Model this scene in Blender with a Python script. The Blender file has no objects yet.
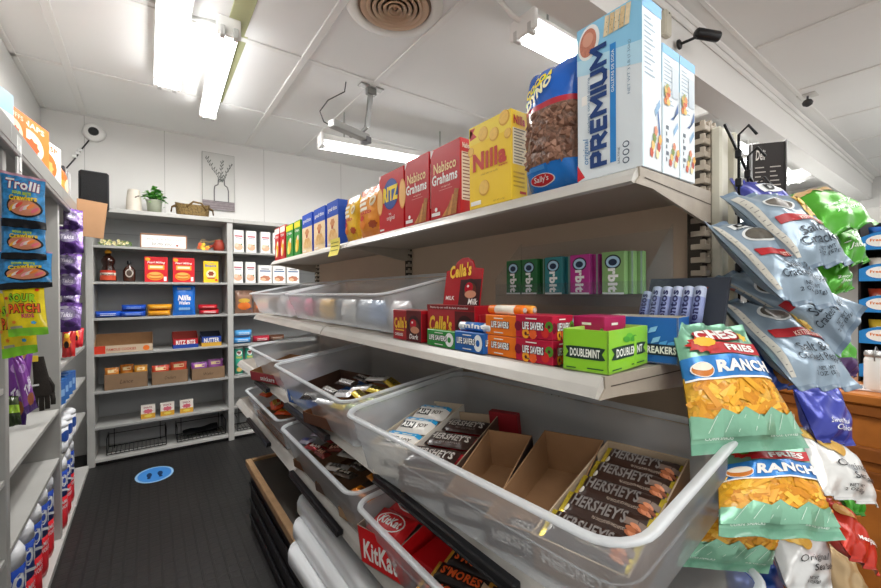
EXPOSURE = 0.02
WORLD = 1.05
TUBE_E = 12
TILT = .13
import bpy, math, random
from mathutils import Vector, Matrix
random.seed(7)
PI = math.pi
COL = bpy.context.scene.collection

def lin(h):
    h = h.lstrip('#')
    c = [int(h[i:i+2], 16) / 255 for i in (0, 2, 4)]
    return tuple(x / 12.92 if x <= .04045 else ((x + .055) / 1.055) ** 2.4 for x in c) + (1,)

MC = {}
def M(hexc, rough=.55, metal=0., var=0., scale=20., bump=0., bscale=60., coat=0., spec=.32, emit=0., alpha=1.):
    key = (hexc, rough, metal, var, scale, bump, bscale, coat, spec, emit, alpha)
    if key in MC: return MC[key]
    m = bpy.data.materials.new('mat_' + hexc.strip('#'))
    m.use_nodes = True
    nt = m.node_tree; b = nt.nodes['Principled BSDF']
    b.inputs['Base Color'].default_value = lin(hexc)
    b.inputs['Roughness'].default_value = rough
    b.inputs['Metallic'].default_value = metal
    b.inputs['Coat Weight'].default_value = coat
    b.inputs['Specular IOR Level'].default_value = spec
    tc = None
    if var or bump:
        tc = nt.nodes.new('ShaderNodeTexCoord')
    if var:
        n = nt.nodes.new('ShaderNodeTexNoise'); n.inputs['Scale'].default_value = scale; n.inputs['Detail'].default_value = 4
        nt.links.new(tc.outputs['Object'], n.inputs['Vector'])
        r = nt.nodes.new('ShaderNodeValToRGB')
        c = lin(hexc)
        r.color_ramp.elements[0].position = .3; r.color_ramp.elements[1].position = .7
        r.color_ramp.elements[0].color = tuple(x * (1 - var) for x in c[:3]) + (1,)
        r.color_ramp.elements[1].color = tuple(min(1, x * (1 + var)) for x in c[:3]) + (1,)
        nt.links.new(n.outputs['Fac'], r.inputs['Fac']); nt.links.new(r.outputs['Color'], b.inputs['Base Color'])
    if bump:
        n2 = nt.nodes.new('ShaderNodeTexNoise'); n2.inputs['Scale'].default_value = bscale; n2.inputs['Detail'].default_value = 3
        nt.links.new(tc.outputs['Object'], n2.inputs['Vector'])
        bp = nt.nodes.new('ShaderNodeBump'); bp.inputs['Strength'].default_value = bump; bp.inputs['Distance'].default_value = .01
        nt.links.new(n2.outputs['Fac'], bp.inputs['Height']); nt.links.new(bp.outputs['Normal'], b.inputs['Normal'])
    if emit:
        b.inputs['Emission Color'].default_value = lin(hexc); b.inputs['Emission Strength'].default_value = emit
    if alpha < 1:
        b.inputs['Alpha'].default_value = alpha
    MC[key] = m
    return m

def foil(hexc, rough=.3, bump=.25, bscale=35, metal=.0, coat=.3):
    return M(hexc, rough, metal, 0, 20, bump, bscale, coat)

def plastic_clear(name, hexc, transp, rough=.35):
    m = bpy.data.materials.new(name); m.use_nodes = True; nt = m.node_tree
    b = nt.nodes['Principled BSDF']; b.inputs['Base Color'].default_value = lin(hexc); b.inputs['Roughness'].default_value = rough
    tr = nt.nodes.new('ShaderNodeBsdfTransparent'); tr.inputs['Color'].default_value = (.96, .97, .98, 1)
    tl = nt.nodes.new('ShaderNodeBsdfTranslucent'); tl.inputs['Color'].default_value = lin(hexc)
    m1 = nt.nodes.new('ShaderNodeMixShader'); m1.inputs[0].default_value = .3
    m2 = nt.nodes.new('ShaderNodeMixShader'); m2.inputs[0].default_value = transp
    out = nt.nodes['Material Output']
    nt.links.new(b.outputs[0], m1.inputs[1]); nt.links.new(tl.outputs[0], m1.inputs[2])
    nt.links.new(m1.outputs[0], m2.inputs[1]); nt.links.new(tr.outputs[0], m2.inputs[2]); nt.links.new(m2.outputs[0], out.inputs['Surface'])
    return m

# ---- printed lettering as mesh, cached ----
TC = {}
def text_mesh(s, bold=0., shear=0.):
    k = (s, bold, shear)
    if k in TC: return TC[k]
    cu = bpy.data.curves.new('t', 'FONT'); cu.body = s; cu.resolution_u = 2; cu.offset = bold; cu.shear = shear
    cu.align_x = 'LEFT'; cu.space_character = 1.0 + bold * 2
    o = bpy.data.objects.new('t', cu); COL.objects.link(o)
    dg = bpy.context.evaluated_depsgraph_get(); dg.update()
    me = bpy.data.meshes.new_from_object(o.evaluated_get(dg))
    vs = [(v.co.x, v.co.y) for v in me.vertices]; fs = [tuple(p.vertices) for p in me.polygons]
    bpy.data.objects.remove(o); bpy.data.curves.remove(cu); bpy.data.meshes.remove(me)
    if not vs: TC[k] = ([], [], 1); return TC[k]
    x0 = min(v[0] for v in vs); x1 = max(v[0] for v in vs); y0 = min(v[1] for v in vs); y1 = max(v[1] for v in vs)
    vs = [((x - x0) / (x1 - x0), (y - y0) / (y1 - y0)) for x, y in vs]
    TC[k] = (vs, fs, (x1 - x0) / (y1 - y0))
    return TC[k]

class MB:
    def __init__(s): s.v = []; s.f = []; s.m = []; s.sm = []; s.mats = []
    def mi(s, mat):
        if mat not in s.mats: s.mats.append(mat)
        return s.mats.index(mat)
    def add(s, vs, fs, mat, smooth=False):
        n = len(s.v); s.v += [tuple(v) for v in vs]; k = s.mi(mat)
        for f in fs: s.f.append(tuple(i + n for i in f)); s.m.append(k); s.sm.append(smooth)
    def box(s, x0, x1, y0, y1, z0, z1, mat, bev=0., T=None):
        if bev <= 0:
            vs = [(x, y, z) for x in (x0, x1) for y in (y0, y1) for z in (z0, z1)]
            fs = [(0, 1, 3, 2), (4, 6, 7, 5), (0, 4, 5, 1), (2, 3, 7, 6), (0, 2, 6, 4), (1, 5, 7, 3)]
        else:
            b = min(bev, abs(x1 - x0) * .45, abs(y1 - y0) * .45, abs(z1 - z0) * .45)
            vs = []; idx = {}
            for i, (xa, sx) in enumerate(((x0, 1), (x1, -1))):
                for j, (ya, sy) in enumerate(((y0, 1), (y1, -1))):
                    for k, (za, sz) in enumerate(((z0, 1), (z1, -1))):
                        idx[i, j, k] = len(vs)
                        vs += [(xa, ya + b * sy, za + b * sz), (xa + b * sx, ya, za + b * sz), (xa + b * sx, ya + b * sy, za)]
            I = lambda i, j, k, a: idx[i, j, k] + a
            fs = []
            fs += [(I(0,0,0,0), I(0,0,1,0), I(0,1,1,0), I(0,1,0,0)), (I(1,0,0,0), I(1,1,0,0), I(1,1,1,0), I(1,0,1,0))]
            fs += [(I(0,0,0,1), I(1,0,0,1), I(1,0,1,1), I(0,0,1,1)), (I(0,1,0,1), I(0,1,1,1), I(1,1,1,1), I(1,1,0,1))]
            fs += [(I(0,0,0,2), I(0,1,0,2), I(1,1,0,2), I(1,0,0,2)), (I(0,0,1,2), I(1,0,1,2), I(1,1,1,2), I(0,1,1,2))]
            for j in (0, 1):
                for k in (0, 1): fs.append((I(0,j,k,1), I(0,j,k,2), I(1,j,k,2), I(1,j,k,1)))
            for i in (0, 1):
                for k in (0, 1): fs.append((I(i,0,k,0), I(i,0,k,2), I(i,1,k,2), I(i,1,k,0)))
            for i in (0, 1):
                for j in (0, 1): fs.append((I(i,j,0,0), I(i,j,0,1), I(i,j,1,1), I(i,j,1,0)))
            for i in (0, 1):
                for j in (0, 1):
                    for k in (0, 1): fs.append((I(i,j,k,0), I(i,j,k,1), I(i,j,k,2)))
        if T: vs = [T @ Vector(v) for v in vs]
        s.add(vs, fs, mat)
    def grid(s, fn, nu, nv, mat, smooth=True):      # mat: material or callable(u,v)
        n = len(s.v)
        for j in range(nv + 1):
            for i in range(nu + 1): s.v.append(tuple(fn(i / nu, j / nv)))
        for j in range(nv):
            for i in range(nu):
                a = n + j * (nu + 1) + i
                s.f.append((a, a + 1, a + nu + 2, a + nu + 1))
                mm = mat((i + .5) / nu, (j + .5) / nv) if callable(mat) else mat
                s.m.append(s.mi(mm)); s.sm.append(smooth)
    def lathe(s, prof, mat, c=(0, 0, 0), seg=20, axis='Z', smooth=True, T=None):
        vs = []; fs = []; n = len(prof)
        for k in range(seg):
            a = 2 * PI * k / seg
            for r, z in prof:
                p = (r * math.cos(a), r * math.sin(a), z)
                if axis == 'X': p = (z, p[0], p[1])
                if axis == 'Y': p = (p[0], z, p[1])
                p = Vector(p) + Vector(c)
                vs.append(T @ p if T else p)
        for k in range(seg):
            k2 = (k + 1) % seg
            for j in range(n - 1): fs.append((k * n + j, k2 * n + j, k2 * n + j + 1, k * n + j + 1))
        fs.append(tuple(k * n for k in range(seg))[::-1]); fs.append(tuple(k * n + n - 1 for k in range(seg)))
        s.add(vs, fs, mat, smooth)
    def tube(s, pts, r, mat, seg=8, closed=False):
        pts = [Vector(p) for p in pts]; vs = []; fs = []; n = len(pts)
        prev = None
        for i, p in enumerate(pts):
            d = (pts[min(i + 1, n - 1)] - pts[max(i - 1, 0)])
            if d.length < 1e-9: d = Vector((0, 0, 1))
            d.normalize()
            up = Vector((0, 0, 1)) if abs(d.z) < .95 else Vector((1, 0, 0))
            a = d.cross(up).normalized()
            if prev is not None and a.dot(prev) < 0: a = -a
            prev = a; b = d.cross(a)
            for k in range(seg):
                t = 2 * PI * k / seg; vs.append(p + a * (r * math.cos(t)) + b * (r * math.sin(t)))
        for i in range(n - 1):
            for k in range(seg):
                k2 = (k + 1) % seg; fs.append((i * seg + k, i * seg + k2, (i + 1) * seg + k2, (i + 1) * seg + k))
        fs.append(tuple(range(seg))[::-1]); fs.append(tuple((n - 1) * seg + k for k in range(seg)))
        s.add(vs, fs, mat, True)
    def bar(s, p0, p1, w, h, mat):                   # rectangular bar between two points
        p0 = Vector(p0); p1 = Vector(p1); d = (p1 - p0).normalized()
        up = Vector((0, 0, 1)) if abs(d.z) < .95 else Vector((1, 0, 0))
        a = d.cross(up).normalized() * (w / 2); b = d.cross(a).normalized() * (h / 2)
        vs = [p + x * a + y * b for p in (p0, p1) for x, y in ((-1, -1), (1, -1), (1, 1), (-1, 1))]
        s.add(vs, [(0, 1, 2, 3), (7, 6, 5, 4), (0, 4, 5, 1), (1, 5, 6, 2), (2, 6, 7, 3), (3, 7, 4, 0)], mat)
    # ---- printing on surfaces: surf(u, v, off) -> point ----
    def txt(s, t, surf, u0, v0, w, h, mat, off=.0006, bold=.02, shear=0., rot=0, keep=False, ang=0.):
        vs, fs, asp = text_mesh(t, bold, shear)
        if keep:
            if rot in (90, -90):
                if h / asp < w: u0 += (w - h / asp) / 2; w = h / asp
                else: v0 += (h - w * asp) / 2; h = w * asp
            else:
                if h * asp < w: u0 += (w - h * asp) / 2; w = h * asp
                else: v0 += (h - w / asp) / 2; h = w / asp
        out = []
        for x, y in vs:
            if rot == 90: x, y = 1 - y, x
            elif rot == -90: x, y = y, 1 - x
            X = x * w; Y = y * h
            if ang:
                cx, cy = w / 2, h / 2; c, sn = math.cos(ang), math.sin(ang)
                X, Y = cx + (X - cx) * c - (Y - cy) * sn, cy + (X - cx) * sn + (Y - cy) * c
            out.append(surf(u0 + X, v0 + Y, off))
        s.add(out, fs, mat)
    def rect(s, surf, u0, u1, v0, v1, mat, off=.0004, nu=1, nv=1):
        s.grid(lambda a, b: surf(u0 + (u1 - u0) * a, v0 + (v1 - v0) * b, off), nu, nv, mat, False)
    def disc(s, surf, cu, cv, ru, rv, mat, off=.0005, seg=20, rings=1, jag=0., ang=0.):
        vs = [surf(cu, cv, off)]; c0, s0 = math.cos(ang), math.sin(ang)
        for r in range(1, rings + 1):
            for k in range(seg):
                a = 2 * PI * k / seg; q = r / rings * (1 - (jag if (k % 2 and r == rings) else 0))
                x = ru * q * math.cos(a); y = rv * q * math.sin(a)
                vs.append(surf(cu + x * c0 - y * s0, cv + x * s0 + y * c0, off))
        fs = [(0, 1 + k, 1 + (k + 1) % seg) for k in range(seg)]
        for r in range(1, rings):
            for k in range(seg):
                a = 1 + (r - 1) * seg + k; b = 1 + (r - 1) * seg + (k + 1) % seg
                fs.append((a, b, b + seg, a + seg))
        s.add(vs, fs, mat)
    def poly(s, surf, pts, mat, off=.0004):
        s.add([surf(u, v, off) for u, v in pts], [tuple(range(len(pts)))], mat)
    def build(s, name, parent=None, loc=None, rotz=0, label=None):
        me = bpy.data.meshes.new(name); me.from_pydata(s.v, [], s.f)
        for m in s.mats: me.materials.append(m)
        me.polygons.foreach_set('material_index', s.m); me.polygons.foreach_set('use_smooth', s.sm)
        me.update()
        o = bpy.data.objects.new(name, me); COL.objects.link(o)
        if parent: o.parent = parent
        if loc is not None: o.location = loc
        if rotz: o.rotation_euler = (0, 0, rotz)
        if label: o['label'] = label
        return o

def tag(o, label, cat, group=None, kind=None):
    o['label'] = label; o['category'] = cat
    if group: o['group'] = group
    if kind: o['kind'] = kind
    return o
def thing(name, label, cat, loc=(0, 0, 0), rotz=0, group=None):
    o = bpy.data.objects.new(name, None); COL.objects.link(o); o.location = loc; o.rotation_euler = (0, 0, rotz)
    o.empty_display_size = .05
    return tag(o, label, cat, group)
def struct(name, mb, parent=None):
    o = mb.build(name, parent)
    if not parent: o['kind'] = 'structure'
    return o
def copy_thing(src, loc, rotz, label, group=None):
    c = src.copy(); COL.objects.link(c); c.location = loc; c.rotation_euler = (0, 0, rotz); c['label'] = label
    if group: c['group'] = group
    for ch in list(src.children):
        d = ch.copy(); COL.objects.link(d); d.parent = c
        for g in list(ch.children):
            e = g.copy(); COL.objects.link(e); e.parent = d
    return c

# local frames of a carton whose front faces -Y, base at z=0, x in [-w/2, w/2], y in [0, d]
def faces(w, d, h):
    return {'F': lambda u, v, o=0: (-w / 2 + u * w, -o, v * h),
            'R': lambda u, v, o=0: (w / 2 + o, u * d, v * h),
            'L': lambda u, v, o=0: (-w / 2 - o, d - u * d, v * h),
            'T': lambda u, v, o=0: (-w / 2 + u * w, v * d, h + o),
            'B': lambda u, v, o=0: (w / 2 - u * w, d + o, v * h)}
def nutrition(mb, surf, u0, u1, v0, v1, base, ink, n=9):
    mb.rect(surf, u0, u1, v0, v1, base, .0004)
    for i in range(n):
        v = v1 - (v1 - v0) * (i + .6) / n; du = (u1 - u0)
        mb.rect(surf, u0 + du * .08, u1 - du * (.08 + .25 * ((i * 7) % 3) / 2), v, v + (v1 - v0) / n * .35, ink, .0007)
def mat_pillow_front(w, h, t, y0=0, wr=.003, ph=0., crimp=.05):
    """pillow bag standing: x in [-w/2,w/2], z in [0,h]; returns surf(u,v,off,side)"""
    def prof(u, v):
        a = max(0, 4 * u * (1 - u)) ** .45
        q = min(1, max(0, (v - crimp) / .3)); q2 = min(1, max(0, (1 - crimp - v) / .3))
        return a * (q * (2 - q)) ** .7 * (q2 * (2 - q2)) ** .7
    def surf(u, v, off=0, side=-1):
        p = prof(u, v)
        wob = wr * (math.sin(u * 19 + ph) * math.exp(-v * 7) + math.sin(u * 23 + ph * 2) * math.exp(-(1 - v) * 7) + .5 * math.sin(u * 9 + v * 14 + ph))
        y = y0 + side * (t / 2 * p + off + .0006) + wob * (1 if p < .05 else side * -1 * .8)
        nar = 1 - .06 * math.sin(PI * v)
        return (-w / 2 * nar + u * w * nar, y, v * h)
    return surf
QUADS = {
 'purple_top': [(1.047, 0.354, 1.545), (1.144, 0.309, 1.536), (1.047, 0.279, 1.42), (1.15, 0.23, 1.44)],
 'green_top': [(1.144, 0.308, 1.5), (1.311, 0.262, 1.541), (1.087, 0.201, 1.406), (1.232, 0.145, 1.44)],
 'grey_a': [(0.966, 0.339, 1.5), (1.094, 0.258, 1.497), (0.943, 0.206, 1.335), (1.018, 0.152, 1.347)],
 'green_b': [(1.242, 0.274, 1.483), (1.369, 0.219, 1.468), (1.189, 0.201, 1.346), (1.271, 0.166, 1.36)],
 'green_c': [(1.243, 0.248, 1.368), (1.317, 0.219, 1.365), (1.188, 0.226, 1.282), (1.269, 0.192, 1.299)],
 'purple_mid': [(1.231, 0.281, 1.351), (1.296, 0.247, 1.366), (1.229, 0.258, 1.277), (1.312, 0.222, 1.271)],
 'grey_b': [(0.922, 0.358, 1.438), (1.051, 0.277, 1.437), (0.889, 0.22, 1.279), (0.964, 0.153, 1.264)],
 'grey_c': [(0.973, 0.357, 1.326), (1.067, 0.302, 1.36), (1.052, 0.175, 1.172), (1.094, 0.146, 1.265)],
 'grey_d': [(0.952, 0.347, 1.28), (1.082, 0.265, 1.275), (0.898, 0.2, 1.131), (0.982, 0.139, 1.129)],
 'green_e': [(1.277, 0.247, 1.187), (1.353, 0.217, 1.191), (1.273, 0.212, 1.113), (1.333, 0.194, 1.095)],
 'blue_brown': [(0.938, 0.308, 1.202), (1.042, 0.282, 1.201), (0.948, 0.25, 1.112), (1.026, 0.218, 1.111)],
 'purple_low': [(1.104, 0.261, 1.098), (1.238, 0.213, 1.086), (1.068, 0.212, 0.999), (1.169, 0.176, 0.979)],
 'white_a': [(1.074, 0.257, 1.03), (1.222, 0.199, 0.96), (0.999, 0.188, 0.923), (1.143, 0.132, 0.881)],
 'green_f': [(1.239, 0.236, 0.909), (1.303, 0.214, 0.916), (1.203, 0.187, 0.828), (1.26, 0.171, 0.806)],
 'red_mesq': [(1.14, 0.233, 0.871), (1.219, 0.2, 0.832), (1.058, 0.169, 0.8), (1.142, 0.132, 0.748)],
 'white_b': [(1.005, 0.282, 0.826), (1.164, 0.216, 0.794), (0.916, 0.222, 0.763), (1.037, 0.184, 0.733)],
 'tan_low': [(1.224, 0.245, 0.732), (1.307, 0.21, 0.7), (1.178, 0.204, 0.616), (1.276, 0.158, 0.599)],
 'blue_low': [(0.961, 0.337, 0.751), (1.075, 0.279, 0.727), (0.904, 0.304, 0.684), (1.024, 0.242, 0.664)],
 'fries_top': [(0.775, 0.352, 1.241), (0.901, 0.286, 1.233), (0.687, 0.279, 1.043), (0.873, 0.181, 1.042)],
 'fries_mid': [(0.813, 0.299, 1.031), (0.951, 0.211, 1.033), (0.683, 0.244, 0.936), (0.86, 0.14, 0.915)],
 'fries_low': [(0.855, 0.329, 0.962), (0.997, 0.239, 0.919), (0.713, 0.32, 0.838), (0.868, 0.232, 0.809)],
 'trolli_a': [(-0.341, 1.694, 1.66), (-0.241, 1.663, 1.64), (-0.332, 1.655, 1.494), (-0.236, 1.627, 1.487)],
 'trolli_b': [(-0.344, 1.706, 1.529), (-0.243, 1.676, 1.517), (-0.335, 1.666, 1.401), (-0.237, 1.638, 1.401)],
 'trolli_c': [(-0.355, 1.713, 1.43), (-0.229, 1.665, 1.427), (-0.343, 1.671, 1.313), (-0.223, 1.628, 1.321)],
 'sour_a': [(-0.341, 1.692, 1.331), (-0.246, 1.654, 1.331), (-0.317, 1.642, 1.18), (-0.228, 1.599, 1.186)],
 'sour_b': [(-0.373, 1.779, 1.308), (-0.277, 1.741, 1.283), (-0.343, 1.713, 1.111), (-0.264, 1.677, 1.129)],
 'gold_c': [(-0.472, 2.218, 1.149), (-0.362, 2.163, 1.134), (-0.461, 2.185, 1.014), (-0.364, 2.139, 1.009)],
 'takis_low_a': [(-0.424, 2.159, 1.087), (-0.352, 2.168, 1.106), (-0.412, 2.087, 0.833), (-0.367, 2.115, 0.817)],
 'takis_low_b': [(-0.385, 2.031, 1.071), (-0.364, 2.053, 1.094), (-0.337, 1.946, 0.889), (-0.315, 1.98, 0.902)],
 'green_low': [(-0.414, 2.077, 0.94), (-0.379, 2.076, 0.934), (-0.404, 2.044, 0.832), (-0.363, 2.039, 0.84)],
 'pur_a': [(-0.382, 3.121, 1.796), (-0.294, 3.094, 1.778), (-0.38, 3.093, 1.667), (-0.291, 3.054, 1.67)],
 'pur_b': [(-0.411, 3.141, 1.688), (-0.295, 3.094, 1.681), (-0.405, 3.086, 1.525), (-0.285, 3.024, 1.532)],
 'pur_c': [(-0.411, 3.164, 1.537), (-0.302, 3.11, 1.532), (-0.405, 3.11, 1.42), (-0.303, 3.06, 1.414)],
 'pur_d': [(-0.406, 3.185, 1.434), (-0.306, 3.137, 1.429), (-0.4, 3.13, 1.29), (-0.306, 3.087, 1.295)],
 'pur_e': [(-0.404, 3.232, 1.307), (-0.317, 3.193, 1.307), (-0.403, 3.181, 1.232), (-0.321, 3.147, 1.231)],
 'pur_f': [(-0.413, 3.164, 1.256), (-0.3, 3.107, 1.249), (-0.412, 3.113, 1.082), (-0.305, 3.06, 1.096)],
 'fire_a': [(-0.406, 3.232, 1.102), (-0.342, 3.211, 1.088), (-0.4, 3.178, 0.932), (-0.342, 3.161, 0.94)],
 'fire_b': [(-0.377, 3.285, 1.109), (-0.311, 3.263, 1.094), (-0.358, 3.221, 0.975), (-0.312, 3.213, 0.99)],
}
# ================= camera =================
cam = bpy.data.cameras.new('camera'); camo = bpy.data.objects.new('camera', cam); COL.objects.link(camo)
bpy.context.scene.camera = camo
cam.sensor_width = 36; cam.lens = 405 / 881 * 36; cam.clip_start = .02; cam.clip_end = 60
_th, _p, _r = math.radians(35.93), math.radians(-.28), math.radians(-.34)
fw = Vector((math.sin(_th) * math.cos(_p), math.cos(_th) * math.cos(_p), math.sin(_p)))
rt = Vector((math.cos(_th), -math.sin(_th), 0)); up = rt.cross(fw)
c_, s_ = math.cos(_r), math.sin(_r)
r2 = c_ * rt + s_ * up; u2 = -s_ * rt + c_ * up
mw = Matrix((r2, u2, -fw)).transposed().to_4x4(); mw.translation = Vector((0, 0, 1.3))
camo.matrix_world = mw

sc = bpy.context.scene
sc.view_settings.view_transform = 'Standard'; sc.view_settings.look = 'None'; sc.view_settings.gamma = 1
sc.view_settings.exposure = EXPOSURE
w = bpy.data.worlds.new('world'); sc.world = w; w.use_nodes = True
w.node_tree.nodes['Background'].inputs[0].default_value = (1, .985, .96, 1)
w.node_tree.nodes['Background'].inputs[1].default_value = WORLD

# ================= room =================
CZ = 2.75; LX = -.655; BY = 4.34
W_WHITE = '#dddcd9'
def floor_mat():
    m = bpy.data.materials.new('rubber_mat_black'); m.use_nodes = True; nt = m.node_tree; b = nt.nodes['Principled BSDF']
    tc = nt.nodes.new('ShaderNodeTexCoord'); mp = nt.nodes.new('ShaderNodeMapping'); nt.links.new(tc.outputs['Object'], mp.inputs[0])
    br = nt.nodes.new('ShaderNodeTexBrick'); br.offset = 0; br.inputs['Scale'].default_value = 1
    br.inputs['Brick Width'].default_value = .05; br.inputs['Row Height'].default_value = .05
    br.inputs['Mortar Size'].default_value = .006; br.inputs['Mortar Smooth'].default_value = .3
    br.inputs['Color1'].default_value = lin('#2f2e2d'); br.inputs['Color2'].default_value = lin('#2c2b2a'); br.inputs['Mortar'].default_value = lin('#222121')
    nt.links.new(mp.outputs[0], br.inputs['Vector'])
    n = nt.nodes.new('ShaderNodeTexNoise'); n.inputs['Scale'].default_value = 90
    mx = nt.nodes.new('ShaderNodeMixRGB'); mx.blend_type = 'MULTIPLY'; mx.inputs[0].default_value = .5
    nt.links.new(tc.outputs['Object'], n.inputs['Vector']); nt.links.new(br.outputs['Color'], mx.inputs[1]); nt.links.new(n.outputs['Color'], mx.inputs[2])
    nt.links.new(mx.outputs[0], b.inputs['Base Color']); b.inputs['Roughness'].default_value = .42
    bp = nt.nodes.new('ShaderNodeBump'); bp.invert = True; bp.inputs['Strength'].default_value = .35; bp.inputs['Distance'].default_value = .002
    nt.links.new(br.outputs['Fac'], bp.inputs['Height']); nt.links.new(bp.outputs[0], b.inputs['Normal'])
    return m
ceilm = M('#efefed', .6, 0, .015, 1.5)
wallm = M(W_WHITE, .55, 0, .015, 2)
trimm = M('#ecebe8', .45)
mb = MB(); mb.box(-1.2, 9, -2.6, 5, -.05, 0, floor_mat()); struct('floor', mb)
mb = MB(); mb.box(-1.2, 9, -2.6, 5, CZ, CZ + .05, ceilm); struct('ceiling', mb)
mb = MB(); mb.box(LX - .08, LX, -2.6, BY + .1, 0, CZ, wallm); struct('wall_left', mb)
mb = MB(); mb.box(LX - .08, 9, BY, BY + .08, 0, CZ, wallm)
seam = M('#b4b3b0', .7)
for x in (-.40, .135, .961, 1.773, 2.6): mb.box(x - .002, x + .002, BY - .001, BY, 0, CZ, seam)
struct('wall_back', mb)
mb = MB(); mb.box(7.6, 7.7, -2.6, BY, 0, CZ, wallm); struct('wall_right', mb)
# battens over the ceiling panel joints
k = 1
def batten(x0, x1, y0, y1, mat=trimm, h=.008):
    global k
    mb = MB(); mb.box(x0, x1, y0, y1, CZ - h, CZ, mat, .003); struct('trim_%d' % k, mb); k += 1
for x in (-.40, .80, 1.29, 2.5): batten(x - .022, x + .022, 1.2, BY, trimm, .0095)
for y in (3.48, 2.53): batten(LX, 7.6, y - .02, y + .02)
batten(LX, 7.6, BY - .03, BY); batten(LX, LX + .03, 1.2, BY)
for i in range(7):
    x = 2.97 + i * .875 - .875 * 2; batten(x - .02, x + .02, -2.6, .85)
batten(-.655, 7.6, .86, .885); 
batten(.36, .455, 1.5, 2.5, M('#b3b58a', .6), .004); batten(.40, .475, 2.5, 3.5, M('#b3b58a', .6), .004)        # bare olive strip where a fixture used to sit
# dropped beam between the two ceilings, with crown moulding
mb = MB(); mb.box(LX, 7.6, .97, 1.12, 2.47, CZ, trimm)
mb.box(LX, 7.6, .94, .97, CZ - .035, CZ, trimm, .012); mb.box(LX, 7.6, .955, .97, CZ - .075, CZ - .035, trimm, .006)
struct('trim_%d' % k, mb); k += 1

# ================= shelving built along the walls =================
GR = M('#b0afab', .5, 0, .05, 6); GRD = M('#a4a4a1', .55, 0, .05, 6); GRB = M('#a0a2a2', .6, 0, .04, 5)
BLK = M('#1b1b1c', .5)
def bay_back(label, x0, x1, first):
    t = thing('wall_shelving', label, 'shelving', (x0, 3.978, 0), 0)
    W = x1 - x0; D = BY - 3.978 - .004
    zs = [.025, .28, .55, .832, 1.105, 1.382, 1.657]
    for s_ in ((0, 1) if first else (1,)):
        mb = MB(); xx = 0 if s_ == 0 else W
        mb.box(xx - .0, xx + .045, 0, D, 0, 1.955, GR, .002); mb.build('side_panel', t)
    xl = .045 if first else 0
    mb = MB(); mb.box(xl, W, D - .012, D - .004, .04, 1.93, GRB)
    for zz in (1.8, 1.5): mb.box(xl, W, D - .0125, D - .012, zz, zz + .002, M('#6a6a68', .7))
    mb.build('back_panel', t)
    mb = MB(); mb.box(-.0, W + .045, -.012, D, 1.922, 1.955, GR, .003); mb.build('top_board', t)
    for z in zs[1:]:
        mb = MB(); mb.box(xl, W, .004, D - .014, z - .006, z + .012, GRD, .001); mb.build('shelf', t)
    mb = MB(); mb.box(xl, W, .004, D - .014, .03, .05, M('#bdbcb8', .5)); mb.build('shelf', t)
    mb = MB(); mb.box(xl, W, .03, .05, 0.0, .03, BLK); mb.build('kick_board', t)
    return t
bay_back('grey built-in shelving on the back wall, wide left bay with syrups and mixes', -.37, .573, True)
bay_back('grey built-in shelving on the back wall, right bay with white pasta boxes and mint cans', .618, 1.6, False)

def bay_left(label, y0, y1, zs, last=False, peg=None):
    t = thing('wall_shelving', label, 'shelving', (LX + .003, y0, 0), 0)
    D = -.37 - LX - .003; L = y1 - y0
    mb = MB(); mb.box(0, D, 0, .04, 0, 1.80, GR, .002); mb.build('side_panel', t)
    mb = MB(); mb.box(0, .008, .04, L, .03, 1.8, GRB); mb.build('back_panel', t)
    for z in zs:
        mb = MB(); mb.box(.008, D - .004, .04, L, z - .018, z, M('#b3b2ae', .5, 0, .04, 6), .001); mb.build('shelf', t)
    mb = MB(); mb.box(.008, D + .012, .0, L, .0, .03, M('#c2c1bd', .5), .001); mb.build('base_board', t)
    mb = MB(); mb.box(0, D + .012, 0, L, 1.80, 1.83, GR, .002)
    mb.box(D + .012, D + .02, 0, L, 1.79, 1.86, M('#a3a3a1', .35, .5), .003)
    mb.box(D + .0, D + .024, 0, L, 1.765, 1.785, M('#8f8f8e', .35, .5), .003); mb.build('top_rail', t)
    return t
bay_left('grey shelving bay on the left wall nearest the camera', .9, 1.87, [.2, .453, .706, 1.0])
bay_left('grey shelving bay on the left wall, with gummy bags and gloves hanging in it', 1.87, 2.86, [.453, .706])
bay_left('grey shelving bay on the left wall beside the back corner', 2.86, 3.96, [.43, .69, .92])

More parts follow.
